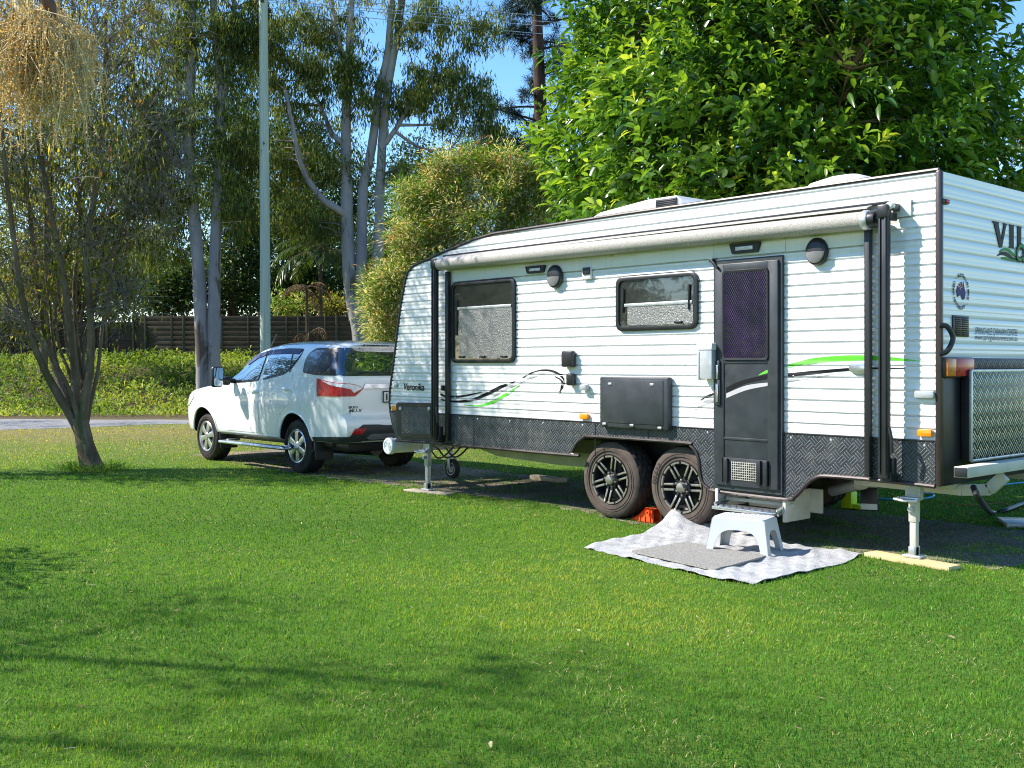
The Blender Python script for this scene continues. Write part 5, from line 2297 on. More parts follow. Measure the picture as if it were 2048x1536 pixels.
M['blue_hose'] = simple('blue_hose', (.03, .32, .55), .4, 0, .5, 0, .1, 10)
M['orange_cord'] = simple('orange_cord', (.45, .12, .05), .5, 0, .4, 0, .1, 10)
g0 = lambda px, py, r: on_z(px, py, r)
hose('garden_hose', [g0(1700, 988, .012), g0(1745, 996, .012), g0(1800, 999, .012), g0(1855, 996, .012), g0(1868, 990, .012), g0(1850, 986, .012), g0(1900, 976, .012), g0(1960, 972, .012), g0(2010, 969, .012), g0(2090, 960, .012)], .012, M['blue_hose'], 'thin blue hose snaking over the shaded grass behind the caravan', 'hose')
hose('electric_cable', [g0(1880, 1004, .006), g0(1930, 1010, .006), g0(1975, 1008, .006), g0(2010, 1007, .006), g0(2030, 1016, .006), g0(2100, 1020, .006)], .006, M['orange_cord'], 'thin orange cord lying on the grass behind the caravan', 'cable')
hose('drain_hose', [on_x(1947, 975, .12), on_x(1960, 1000, .14), g0(1985, 1026, .025), g0(2013, 1020, .025), g0(2060, 1004, .025), g0(2120, 995, .025)], .024, M['black'], 'thick black hose drooping from the caravan rear to the grass', 'hose')

# ================================================================ TREES AND PLANTS
rv = np.random.default_rng(21)
R2 = random.Random(77)


def unit(a):
    return a / np.maximum(np.linalg.norm(a, axis=-1, keepdims=True), 1e-9)


def leaves(P, D, L, W, fold=.25, droop=.2, simple_=False, rnd=None):
    """P base points, D directions, L lengths, W widths -> verts, quads, tris, rnd"""
    n = len(P)
    D = unit(D)
    up = unit(rv.normal(0, .5, (n, 3)) + np.array([0, 0, 1.0]))
    S = unit(np.cross(D, up))
    Nn = np.cross(S, D)
    L = L[:, None]
    W = W[:, None]
    if rnd is None:
        rnd = rv.uniform(0, 1, n)
    dn = np.array([0, 0, -1.0])
    if simple_:
        mid = P + D * L * .5
        T = P + D * L + dn * L * droop * .5
        V_ = np.stack([P, mid + S * W * .5, T, mid - S * W * .5], 1).reshape(-1, 3)
        i = np.arange(n) * 4
        return V_, np.stack([i, i + 1, i + 2, i + 3], 1), np.zeros((0, 3), int), np.repeat(rnd, 4)
    m1 = P + D * L * .33 + dn * L * droop * .08
    m2 = P + D * L * .70 + dn * L * droop * .35
    T = P + D * L + dn * L * droop
    # base, mid spine 1, spine 2, tip, l1, l2, r1, r2
    f = Nn * W * fold
    V_ = np.stack([P, m1, m2, T, m1 + S * W * .46 + f, m2 + S * W * .40 + f, m1 - S * W * .46 + f, m2 - S * W * .40 + f], 1).reshape(-1, 3)
    i = np.arange(n) * 8
    q = np.concatenate([np.stack([i + 1, i + 2, i + 5, i + 4], 1), np.stack([i + 2, i + 1, i + 6, i + 7], 1)])
    t = np.concatenate([np.stack([i, i + 1, i + 4], 1), np.stack([i, i + 6, i + 1], 1), np.stack([i + 2, i + 3, i + 5], 1), np.stack([i + 2, i + 7, i + 3], 1)])
    return V_, q, t, np.repeat(rnd, 8)


class Leafage:
    def __init__(self):
        self.V, self.Q, self.T, self.R, self.n = [], [], [], [], 0

    def add(self, V, Q, T, R):
        self.V.append(V)
        self.Q.append(Q + self.n)
        self.T.append(T + self.n)
        self.R.append(R)
        self.n += len(V)

    def build(self, name, mat, parent, smooth=False):
        return np_mesh(name, np.concatenate(self.V), np.concatenate(self.Q), np.concatenate(self.T), np.concatenate(self.R), mat, parent, smooth)


class Wood:
    """many tubes gathered into one mesh"""

    def __init__(self):
        self.V, self.Q, self.n = [], [], 0

    def tube(self, pts, r0, r1=None, n=6, wob=0, flute=0):
        P = np.array([tuple(p) for p in pts], float)
        k = len(P)
        if hasattr(r0, '__len__'):
            r = np.array(r0, float)
        else:
            r = np.linspace(r0, r1 if r1 is not None else r0, k)
        T = unit(np.gradient(P, axis=0))
        ref = np.tile(np.array([.37, .61, .7]), (k, 1))
        A = unit(np.cross(T, ref))
        B = np.cross(T, A)
        an = np.arange(n) * 2 * PI / n
        rr = r[:, None] * (1 + (rv.uniform(-wob, wob, (k, n)) if wob else 0))
        if flute:
            rr = rr * (1 + flute * np.cos(an * 3 + .6) + flute * .7 * np.cos(an * 5 + 2))[None, :]
        ring = P[:, None, :] + rr[..., None] * (A[:, None, :] * np.cos(an)[None, :, None] + B[:, None, :] * np.sin(an)[None, :, None])
        self.V.append(ring.reshape(-1, 3))
        i, j = np.meshgrid(np.arange(k - 1), np.arange(n), indexing='ij')
        a = self.n + i * n + j
        b = self.n + i * n + (j + 1) % n
        c = self.n + (i + 1) * n + (j + 1) % n
        d = self.n + (i + 1) * n + j
        self.Q.append(np.stack([a, b, c, d], -1).reshape(-1, 4))
        self.n += k * n

    def build(self, name, mat, parent):
        return np_mesh(name, np.concatenate(self.V), np.concatenate(self.Q), None, None, mat, parent, True)


def bez(a, b, lift=.2, n=6, rs_=R2):
    a, b = Vector(a), Vector(b)
    d = (b - a).length
    m = a.lerp(b, .5) + Vector((rs_.uniform(-1, 1), rs_.uniform(-1, 1), rs_.uniform(0, 1) + lift)) * d * .15
    return [(1 - t)**2 * a + 2 * t * (1 - t) * m + t * t * b for t in [k / n for k in range(n + 1)]]


M['gum_bark'] = bark_mat('smooth_gum_bark', (.25, .24, .245), (.37, .345, .325), (.11, .08, .06), 2.2, .3, .5)
M['rough_bark'] = bark_mat('rough_brown_bark', (.085, .062, .042), (.17, .13, .085), (.07, .075, .05), 5, .2, .9)
M['mossy_bark'] = bark_mat('grey_mossy_bark', (.12, .088, .055), (.26, .20, .14), (.11, .11, .05), 6, .25, 1.0)
M['pine_bark'] = bark_mat('dark_pine_bark', (.045, .028, .02), (.10, .06, .045), None, 5, .3, .9)
M['twig'] = simple('grey_twig', (.22, .195, .17), .85, 0, .2, 0, .3, 4)
M['green_twig'] = simple('brown_green_branch', (.19, .13, .06), .7, 0, .3, 0, .3, 4)
M['big_leaf'] = leaf_mat('broad_glossy_leaves', [(0, (.012, .055, .008)), (.35, (.055, .145, .013)), (.7, (.185, .335, .024)), (.92, (.36, .47, .05)), (1, (.42, .38, .03))], .32, .26, .6, 1.7)
M['gum_leaf'] = leaf_mat('grey_green_gum_leaves', [(0, (.026, .044, .014)), (.5, (.075, .120, .026)), (.8, (.22, .265, .045)), (1, (.36, .30, .07))], .34, .6, .18, 1.5)
M['dark_leaf'] = leaf_mat('dark_green_leaves', [(0, (.014, .036, .012)), (.6, (.042, .088, .020)), (1, (.15, .22, .04))], .28, .6, .18, 1.5)
M['yellow_leaf'] = leaf_mat('olive_yellow_leaves', [(0, (.030, .044, .014)), (.45, (.115, .138, .030)), (.8, (.25, .27, .05)), (.96, (.40, .37, .07)), (1, (.34, .15, .05))], .46, .6, .15, 1.6)
M['wattle_leaf'] = leaf_mat('feathery_wattle_leaves', [(0, (.05, .13, .014)), (.4, (.155, .28, .03)), (.68, (.34, .45, .07)), (.74, (.56, .52, .22)), (.90, (.80, .73, .43)), (.92, (.28, .11, .04)), (1, (.46, .22, .09))], .32, .5, .3, 1.4)
M['needle'] = leaf_mat('blue_green_needles', [(0, (.008, .025, .022)), (1, (.03, .065, .05))], .15, .5, .4, 1.2)
M['weed'] = leaf_mat('tall_weeds', [(0, (.07, .14, .018)), (.4, (.19, .29, .035)), (.75, (.36, .43, .07)), (.95, (.46, .46, .13)), (1, (.33, .22, .09))], .35, .6, .15, 1.4)
M['palm_leaf'] = leaf_mat('palm_leaflets', [(0, (.018, .050, .012)), (.6, (.05, .10, .02)), (1, (.12, .17, .035))], .3, .35, .5, 1.5)
M['dead_palm'] = leaf_mat('dead_palm_leaflets', [(0, (.03, .018, .009)), (.6, (.085, .052, .024)), (1, (.16, .11, .045))], .3, .7, .2, 1.2)
M['straw_flower'] = leaf_mat('straw_palm_flowers', [(0, (.38, .23, .08)), (.5, (.62, .43, .19)), (1, (.85, .72, .45))], .3, .7, .2, 1.2)
M['straw_stem'] = simple('pale_flower_stalk', (.58, .47, .26), .7, 0, .2, 0, .25, 20)
M['spathe'] = simple('brown_spathe', (.13, .055, .028), .5, 0, .4, 0, .4, 9)


def ball(n, shell=.5):
    """points in the unit ball, pushed towards its skin"""
    d = unit(rv.normal(0, 1, (n, 3)))
    return d * (rv.uniform(0, 1, n) ** (shell / 1.5))[:, None]


def clusters(lf, blobs, per, spread, L, W, mode='hang', wood=None, anchors=None, wr=.02, simple_=True, shell=.6, rfn=None, reach=1.6):
    """blobs: (centre, radii, n clusters). Leaves hang or stand about each cluster; a branchlet leads to it."""
    for c, rad, n in blobs:
        C = np.array(c)[None] + ball(n, shell) * np.array(rad)[None]
        for q in C:
            k = int(per * rv.uniform(.5, 1.4))
            s = spread * rv.uniform(.6, 1.4)
            P = q[None] + rv.normal(0, 1, (k, 3)) * np.array([s, s, s * .8])[None]
            if mode == 'hang':
                D = np.array([0, 0, -1.0])[None] + rv.normal(0, .45, (k, 3))
            elif mode == 'out':
                D = (P - q[None]) / s + rv.normal(0, .5, (k, 3)) + np.array([0, 0, .25])[None]
            else:
                D = rv.normal(0, 1, (k, 3))
            ll = L * rv.uniform(.6, 1.35, k)
            base = rv.uniform(.0, 1)
            r = np.clip(rv.normal(.25 + .5 * base, .2, k), 0, 1) if rfn is None else rfn(q, k)
            lf.add(*leaves(P, D, ll, W * rv.uniform(.7, 1.3, k), simple_=simple_, rnd=r))
            if wood is not None and anchors is not None:
                A = anchors
                if ((A - q[None]) ** 2).sum(1).min() > reach ** 2:
                    continue
                dd = ((A - q[None]) ** 2).sum(1) + 6 * np.maximum(0, A[:, 2] - q[2] + .2) ** 2
                a = A[int(dd.argmin())]
                wood.tube(bez(a, q, .3), wr, wr * .3, 5)


def px_path(pts, dep, dz=None):
    """stem drawn in the photograph, at its own distance"""
    return [at(x, y, dep + (dz[i] if dz else 0)) for i, (x, y) in enumerate(pts)]


def pblob(px, py, rx, ry, n, dep, rd=1.2):
    k = dep / FPX
    return (tuple(at(px, py, dep)), (abs(rx * k), abs(rx * k) * rd, abs(ry * k)), n)


def world_blob(px, py, rx, ry, n, dep, dd=1.0):
    return pblob(px, py, rx, ry, n, dep, dd)


def stem(wood, pts, dep, r0, r1, n=10, dz=None, sub=4, wob=.06):
    P = spline(px_path(pts, dep, dz), sub)
    wood.tube(P, r0, r1, n, wob)
    return np.array([tuple(p) for p in P])


# ---- broad-leaved tree behind the caravan
def broadleaf():
    c0 = lat((1545 - PCX) / FPX * 14.2, 14.2, 0)
    root = empty('broadleaf_tree', c0, 'big dense bright green broadleaf tree behind the caravan roof', 'tree')
    cen = Vector((c0.x, c0.y, 4.6))
    rad = Vector((2.95, 2.85, 3.9))
    lf, wd = Leafage(), Wood()
    limbs = []
    wd.tube([(c0.x, c0.y, 0), (c0.x + .05, c0.y, .8), (c0.x, c0.y + .05, 1.5)], .22, .18, 10, .08)
    for k in range(22):
        a = k * 2.4
        e = R2.uniform(.25, 1.35)
        tip = cen + Vector((math.cos(a) * math.cos(e) * rad.x * .75, math.sin(a) * math.cos(e) * rad.y * .75, math.sin(e) * rad.z * .8 - .8))
        b = bez((c0.x, c0.y, R2.uniform(.6, 1.5)), tip, .1, 10)
        wd.tube(b, .045, .012, 6, .05)
        limbs += [tuple(p) for p in b[3:]]
    A = np.array(limbs)
    # shoots: skin and interior; the outline is broken by noise lumps
    ns = 7800
    d = unit(rv.normal(0, 1, (ns, 3)))
    lump = 1 + .10 * np.sin(d[:, 0] * 7 + 1) * np.cos(d[:, 2] * 6) + .07 * np.sin(d[:, 1] * 11 + d[:, 2] * 9) + rv.normal(0, .035, ns)
    rr = np.where(rv.uniform(0, 1, ns) < .62, rv.uniform(.88, 1.02, ns), rv.uniform(.40, .88, ns)) * lump
    S = np.array(cen)[None] + d * rr[:, None] * np.array(rad)[None]
    ok = S[:, 2] > .9
    # keep it clear of the caravan
    ok &= ~((S[:, 1] < 2.75) & (S[:, 2] < 3.25))
    # thin out a few windows
    hole = np.sin(d[:, 0] * 5.3 + 2 + d[:, 1] * 3) * np.sin(d[:, 2] * 6.1 + d[:, 1] * 4 + .5)
    ok &= ~((hole > .70) & (rr > .85) & (rv.uniform(0, 1, ns) < .7))
    S, d2 = S[ok], d[ok]
    for s, o in zip(S, d2):
        ax = unit(o * .8 + np.array([0, 0, .55]) + rv.normal(0, .25, 3))
        k = rv.integers(8, 14)
        t = np.linspace(0, 1, k)
        sl = rv.uniform(.22, .42)
        P = s[None] - ax[None] * (sl * (1 - t))[:, None]
        phi = np.arange(k) * 2.399 + rv.uniform(0, 6)
        u = unit(np.cross(ax, np.array([.3, .5, .81])))
        v = np.cross(ax, u)
        rad_ = u[None] * np.cos(phi)[:, None] + v[None] * np.sin(phi)[:, None]
        D = rad_ * (1 - .45 * t)[:, None] + ax[None] * (.25 + .75 * t)[:, None] + np.array([0, 0, -.12])[None]
        Ls = rv.uniform(.14, .25, k) * (1 - .25 * t) * rv.uniform(.8, 1.15)
        base = np.clip(rv.normal(.42, .18), .05, .85)
        r = np.clip(base + .30 * (t - .4) + rv.normal(0, .08, k), 0, .93)
        if rv.uniform() < .015:
            r[0] = 1.0
        lf.add(*leaves(P, D, Ls, Ls * rv.uniform(.32, .44), .22, .25, rnd=r))
        dd = ((A - s[None]) ** 2).sum(1) + 5 * np.maximum(0, A[:, 2] - s[2] + .1) ** 2
        a = A[int(dd.argmin())]
        if rv.uniform() < .4 and np.linalg.norm(a - s) < 1.0:
            wd.tube(bez(a, s, .3, 5), .014, .005, 4)
    wd.build('trunk', M['green_twig'], root)
    lf.build('crown', M['big_leaf'], root)


broadleaf()


# ---- pale flowering wattle between car and caravan
def wattle():
    dep = 18.5
    base = lat((950 - PCX) / FPX * dep, dep, 0)
    root = empty('wattle_shrub', base, 'rounded feathery wattle shrub with pale cream blossom behind the caravan front', 'shrub')
    lf, wd = Leafage(), Wood()
    blobs = [(975, 430, 105, 85, 120), (900, 430, 70, 70, 90), (1045, 420, 60, 80, 70), (835, 470, 55, 50, 70), (1010, 345, 55, 45, 60), (790, 560, 50, 50, 70), (768, 640, 38, 60, 60), (870, 550, 65, 65, 80), (940, 580, 110, 90, 90), (900, 350, 52, 42, 50), (1082, 375, 45, 60, 50), (830, 395, 38, 36, 36), (955, 325, 36, 28, 26), (765, 585, 32, 34, 30)]
    A = []
    for k in range(14):
        tx, ty = R2.uniform(790, 1060), R2.uniform(360, 560)
        b = bez(base + Vector((R2.uniform(-.2, .2), R2.uniform(-.2, .2), 0)), at(tx, ty, dep + R2.uniform(-.5, .5)), .4, 8)
        wd.tube(b, .05, .012, 5)
        A += [tuple(p) for p in b[3:]]
    bl = [pblob(*b, dep, .9) for b in blobs]

    def rfn(q, k):
        u = rv.uniform()
        skin = rv.uniform()
        r = np.clip(rv.normal(.30 + .2 * (skin - .5), .15, k), 0, .68)
        fl = rv.uniform(0, 1, k) < (.72 if u < .36 else .06)
        r[fl] = rv.uniform(.74, .90, fl.sum())
        if u > .90:
            b_ = rv.uniform(0, 1, k) < .55
            r[b_] = rv.uniform(.92, 1, b_.sum())
        return r
    clusters(lf, bl, 95, .11, .10, .017, 'out', wd, np.array(A), .008, True, .35, rfn)
    wd.build('trunk', M['twig'], root)
    lf.build('crown', M['wattle_leaf'], root)


wattle()

# ---- gums
def gum(name_label, stems, limbs, blobs, dep, base, per=74, L=.20, W=.036, spread=.185, mat='gum_leaf', bark='gum_bark'):
    b0 = at(*base, dep)
    root = empty('gum_tree', (b0.x, b0.y, bank_h(dep)), name_label, 'tree')
    wd, tw, lf = Wood(), Wood(), Leafage()
    A = []
    for pts, r0, r1, dz in stems:
        A.append(stem(wd, pts, dep, r0 * .82, r1 * .82, 12, dz)[8:])
    for pts, r0, r1, dz in limbs:
        A.append(stem(wd, pts, dep, r0, r1, 8, dz))
    A = np.concatenate(A)
    clusters(lf, [pblob(*b[:5], dep + (b[5] if len(b) > 5 else 0)) for b in [(q[0], q[1], q[2], q[3], int(q[4] * 1.45)) + tuple(q[5:]) for q in blobs]], per, spread, L, W, 'hang', tw, A, .022, reach=1.0)
    t_ = wd.build('trunk', M[bark], root)
    tw.build('branches', M['twig'], root)
    lf.build('crown', M[mat], root)
    return root


gum('two-trunked pale gum tree beside the bonnet of the white car',
    [([(408, 800), (407, 740), (402, 640), (397, 540), (388, 430), (379, 300), (380, 180), (383, 60), (386, -80)], .30, .15, None),
     ([(425, 800), (427, 720), (428, 620), (430, 500), (436, 370), (440, 250), (441, 170), (430, 60), (425, -60)], .28, .12, None)],
    [([(436, 215), (452, 170), (465, 80), (470, -30)], .10, .05, None), ([(382, 260), (365, 215), (352, 150), (350, 60)], .09, .03, None),
     ([(430, 400), (452, 330), (480, 250)], .07, .02, None), ([(385, 360), (350, 300), (330, 250)], .07, .02, None), ([(438, 470), (462, 455), (480, 430)], .05, .02, None)],
    [(345, 60, 60, 90, 30), (420, 60, 90, 90, 46), (480, 130, 50, 110, 34), (330, 220, 60, 80, 34), (400, 240, 60, 60, 20), (470, 290, 50, 80, 34), (350, 380, 50, 80, 34), (430, 350, 50, 60, 18), (300, 330, 50, 90, 36), (480, 420, 40, 60, 24), (320, 480, 45, 60, 26), (380, -60, 130, 60, 30), (505, 30, 30, 60, 16)],
    33.5, (415, 800))

gum('three-stemmed pale gum tree rising behind the roof of the car',
    [([(722, 700), (718, 660), (706, 600), (697, 520), (694, 430), (692, 330), (692, 240), (697, 150), (700, 70), (704, -50)], .33, .13, None),
     ([(724, 690), (722, 620), (722, 540), (724, 470), (726, 375), (737, 328), (750, 250), (757, 187), (772, 125), (780, 62), (784, -50)], .24, .13, None),
     ([(730, 690), (745, 600), (755, 520), (758, 469), (760, 375), (765, 281), (773, 200), (785, 120), (795, 70), (810, -50)], .24, .13, None)],
    [([(694, 432), (670, 415), (647, 400), (616, 359), (597, 312), (585, 250), (571, 181)], .14, .05, [0, -.3, -.5, -.7, -.9, -1, -1]),
     ([(691, 290), (663, 265), (641, 212), (610, 165)], .10, .03, None),
     ([(770, 287), (797, 250), (816, 215), (850, 170)], .10, .04, None), ([(800, 250), (840, 250), (875, 247), (905, 230)], .06, .02, None), ([(793, 265), (830, 290), (860, 300), (900, 300)], .06, .02, None),
     ([(697, 150), (675, 70), (660, -20)], .10, .05, None), ([(790, 80), (825, 40), (845, 20), (880, -10)], .08, .03, None), ([(755, 380), (742, 400), (735, 420)], .06, .02, None),
     ([(692, 240), (712, 210), (738, 205)], .05, .02, None)],
    [(600, 60, 75, 90, 36), (680, 50, 60, 70, 18), (640, 150, 60, 60, 26), (600, 240, 50, 50, 16), (560, 330, 50, 60, 26), (620, 330, 50, 50, 22), (580, 420, 60, 50, 28), (650, 440, 50, 40, 18), (720, 140, 45, 60, 18), (760, 200, 70, 50, 24), (840, 50, 60, 55, 24), (880, 150, 60, 45, 26), (830, 190, 45, 35, 16), (940, 180, 50, 45, 22), (900, 240, 60, 30, 14), (810, 340, 35, 60, 14), (950, 60, 60, 60, 20), (700, 330, 40, 40, 8), (545, 120, 35, 100, 20), (760, -50, 200, 50, 34), (985, 240, 30, 50, 12)],
    35, (720, 700))

gum('slender dark stemmed gum standing on the bank at the far left',
    [([(86, 812), (86, 760), (88, 690), (92, 600), (95, 480), (100, 350), (110, 200), (118, 60), (120, -50)], .20, .08, None)],
    [([(95, 480), (60, 420), (30, 340)], .06, .02, None), ([(100, 350), (150, 290), (190, 200)], .06, .02, None)],
    [(60, 420, 70, 90, 26), (140, 330, 70, 100, 24), (60, 560, 70, 60, 24), (30, 300, 60, 100, 20), (180, 480, 70, 70, 26), (230, 380, 60, 80, 22), (220, 560, 50, 60, 20)],
    36, (86, 812), mat='yellow_leaf', bark='rough_bark')


# ---- many-stemmed tree on the lawn
def lawn_tree():
    dep = 14.75
    b0 = at(186, 944, dep)
    root = empty('multi_stemmed_tree', (b0.x, b0.y, 0), 'gnarled multi-stemmed tree with thin twiggy crown on the lawn at left', 'tree')
    wd, tw, lf = Wood(), Wood(), Leafage()
    trunk = [(190, 950), (182, 925), (172, 890), (166, 860), (160, 835)]
    P = spline(px_path(trunk, dep), 5)
    n = len(P)
    wd.tube(P, [.100 + .095 * (1 - k / n) ** 3 for k in range(n)], None, 16, .02, .10)
    st = [([(172, 905), (150, 850), (105, 770), (85, 730), (62, 670), (38, 560), (22, 430), (10, 330), (0, 200)], .085, .025, [0, 0, -.1, -.2, -.3, -.5, -.6, -.8, -1]),
          ([(164, 870), (145, 820), (120, 770), (98, 690), (85, 640), (70, 520), (55, 380), (45, 250), (40, 100)], .075, .025, [0, .1, .2, .3, .3, .3, .2, .1, 0]),
          ([(162, 850), (152, 800), (150, 740), (140, 660), (128, 560), (110, 470), (85, 330), (60, 200), (50, 60)], .09, .03, [0, 0, 0, -.1, -.2, -.3, -.4, -.6, -.8]),
          ([(166, 845), (172, 790), (180, 740), (182, 660), (178, 600), (172, 520), (190, 380), (205, 230), (212, 90)], .085, .03, [0, -.1, -.1, -.2, -.2, -.3, -.3, -.3, -.4]),
          ([(168, 830), (165, 770), (158, 720), (150, 640), (150, 560), (160, 440), (150, 300), (140, 150), (150, 0)], .06, .02, [0, .2, .3, .4, .5, .5, .6, .6, .7]),
          ([(170, 880), (178, 820), (196, 740), (205, 650), (225, 540), (250, 430), (262, 300), (270, 160)], .045, .014, [0, .1, .2, .3, .3, .4, .4, .5]),
          ([(166, 860), (140, 800), (112, 720), (100, 620), (90, 520), (92, 400), (100, 260)], .045, .014, [0, .2, .4, .5, .6, .6, .6]),
          ([(164, 840), (170, 760), (168, 680), (196, 590), (214, 470), (240, 350), (290, 230)], .04, .012, [0, .2, .3, .4, .5, .5, .5]),
          ([(160, 835), (130, 760), (80, 680), (40, 640), (0, 560), (-30, 450)], .04, .012, [0, -.2, -.3, -.4, -.5, -.6]),
          ([(163, 840), (140, 750), (118, 690), (112, 600), (140, 480), (170, 340), (180, 180)], .035, .010, [0, .1, .2, .2, .1, 0, -.1]),
          ([(150, 740), (135, 700), (128, 640), (118, 590), (110, 520)], .035, .012, [0, .1, .2, .3, .4]),
          ([(182, 640), (200, 560), (235, 480), (270, 380), (300, 300)], .04, .012, None),
          ([(180, 590), (150, 560), (100, 540), (60, 530)], .022, .008, [0, -.2, -.4, -.5])]
    A = []
    for pts, r0, r1, dz in st:
        A.append(stem(wd, pts, dep, r0 * .78, r1 * .8, 8, dz, 5, .10)[12:])
    A = np.concatenate(A)
    blobs = [pblob(*b[:5], dep + (b[5] if len(b) > 5 else 0), 1.0) for b in [(120, 120, 130, 120, 60, -2.2), (200, 260, 110, 110, 50, -2.0), (60, 20, 150, 110, 50, -2.6), (230, -60, 130, 110, 50, -2.4), (280, 60, 80, 110, 36, -1.6), (60, 330, 90, 130, 60), (150, 260, 100, 140, 70), (250, 330, 90, 110, 56), (60, 520, 80, 90, 44), (200, 480, 90, 80, 46), (280, 200, 70, 110, 40), (200, 90, 120, 90, 44), (300, 420, 50, 70, 24), (-60, 350, 90, 170, 40), (330, 300, 40, 70, 20), (20, 640, 60, 50, 22), (245, 600, 30, 60, 22), (100, 120, 100, 90, 36), (90, -80, 200, 90, 50)]]
    clusters(lf, blobs, 17, .20, .11, .024, 'hang', tw, A, .010, True, .7, lambda q, k: np.clip(rv.normal(.35 + .2 * math.sin(q[0] * 2), .25, k), 0, 1))
    # bare twigs
    for _ in range(3600):
        b = blobs[R2.randrange(len(blobs))]
        q = np.array(b[0]) + ball(1, .8)[0] * np.array(b[1])
        e = q + rv.normal(0, 1, 3) * np.array([.3, .3, .25]) + np.array([0, 0, .1])
        tw.tube(bez(q, e, .1, 4), .0060, .002, 3)
    wd.build('trunk', M['mossy_bark'], root)
    tw.build('branches', M['twig'], root)
    lf.build('crown', M['yellow_leaf'], root)


lawn_tree()


# ---- generic bushy trees beyond the fence
def bushy(name, px, dep, blobs, mat, label, group, per=90, L=.22, W=.09, spread=.36, trunk=True, mode='out', cat='tree', bark='rough_bark'):
    b0 = lat((px - PCX) / FPX * dep, dep, bank_h(dep))
    root = empty(name, b0, label, cat, group)
    wd, lf = Wood(), Leafage()
    bl = [pblob(*b, dep, 1.0) for b in blobs]
    A = []
    for c, r_, n in bl:
        p = bez(b0 + Vector((R2.uniform(-.15, .15), R2.uniform(-.15, .15), -.1)), c, .3, 8)
        wd.tube(p, .13, .03, 6, .06)
        A += [tuple(q) for q in p[3:]]
    clusters(lf, bl, per, spread, L, W, mode, wd, np.array(A), .02, True, .5)
    wd.build('trunk', M[bark], root)
    lf.build('crown', M[mat], root)


GB = 'trees growing beyond the paling fence'
bushy('bushy_tree', 330, 47, [(330, 590, 55, 45, 40), (375, 560, 45, 40, 26)], 'dark_leaf', 'low mid green tree above the fence left of the two-trunked gum', GB)
bushy('bushy_tree', 470, 49, [(480, 480, 60, 90, 60), (460, 570, 60, 60, 46), (450, 380, 50, 70, 36)], 'dark_leaf', 'dark tree above the fence between the gum and the utility pole', GB)
bushy('bushy_tree', 590, 52, [(590, 500, 70, 70, 60), (600, 430, 60, 60, 40), (570, 590, 60, 45, 40), (640, 560, 40, 50, 26)], 'dark_leaf', 'dark tree above the fence just right of the utility pole', GB)
bushy('bushy_tree', 660, 46, [(665, 612, 45, 22, 26)], 'yellow_leaf', 'pale yellow green bush peeping over the fence', GB, 80, .16, .07, .25, cat='bush')
bushy('bushy_tree', 545, 45, [(570, 612, 35, 24, 22)], 'wattle_leaf', 'small sunlit bush at the fence top right of the pole', GB, 70, .16, .07, .25, cat='bush')
bushy('bushy_tree', 800, 50, [(800, 480, 70, 110, 60), (850, 350, 70, 60, 40), (720, 560, 60, 60, 40)], 'dark_leaf', 'shadowy tree behind the feathery wattle', GB)
bushy('bushy_tree', 150, 52, [(150, 520, 90, 90, 50), (60, 430, 90, 120, 44), (230, 440, 80, 90, 40), (180, 290, 120, 100, 30), (40, 240, 110, 120, 26), (280, 540, 40, 50, 20)], 'yellow_leaf', 'broad shadowy tree behind the multi-stemmed tree', GB, 90, .24, .10, .42)
bushy('bushy_tree', 20, 42, [(10, 640, 70, 45, 40), (90, 660, 50, 30, 24), (-60, 560, 90, 90, 40)], 'yellow_leaf', 'yellow green thicket in front of the far left fence', 'thicket at the left', 90, .16, .05, .3, cat='bush')
bushy('bushy_tree', 560, 58, [(560, 320, 90, 110, 60), (480, 220, 90, 120, 60), (640, 260, 80, 110, 44), (420, 120, 110, 110, 50), (560, 120, 100, 110, 50)], 'gum_leaf', 'tall pale-stemmed tree farthest back behind the utility pole', GB, 80, .24, .06, .40, mode='hang')
bushy('bushy_tree', 520, 57, [(360, 330, 80, 80, 24), (470, 300, 80, 90, 26), (590, 330, 80, 80, 26), (700, 380, 70, 70, 30), (520, 430, 100, 70, 50)], 'dark_leaf', 'dense dark tree rising behind the gums and the pole', GB, 90, .28, .10, .45)
bushy('bushy_tree', 1010, 56, [(1010, 330, 60, 70, 36), (960, 300, 60, 40, 24)], 'dark_leaf', 'distant tree between the gum and the pine', GB)
bushy('bushy_tree', 700, 62, [(700, 540, 110, 110, 70), (560, 560, 110, 90, 70), (420, 560, 100, 90, 60), (700, 420, 90, 90, 50)], 'dark_leaf', 'deep green tree mass filling the gap beyond the palms', GB, 90, .30, .12, .5)
bushy('bushy_tree', 250, 60, [(260, 560, 110, 80, 60), (120, 600, 120, 70, 60), (-20, 560, 120, 110, 60)], 'dark_leaf', 'deep green tree mass beyond the far left fence', GB, 90, .30, .12, .5)
# behind the broadleaf tree
bushy('bushy_tree', 1150, 30, [(1180, 420, 120, 120, 60), (1120, 520, 100, 120, 50)], 'dark_leaf', 'dark shrubbery behind the broadleaf tree', 'shrubbery behind the caravan', 90, .20, .08, .34)
bushy('bushy_tree', 1980, 30, [(1980, 560, 200, 150, 60), (1700, 600, 300, 150, 80)], 'dark_leaf', 'low dark shrubs beyond the caravan rear', 'shrubbery behind the caravan', 90, .20, .08, .34)


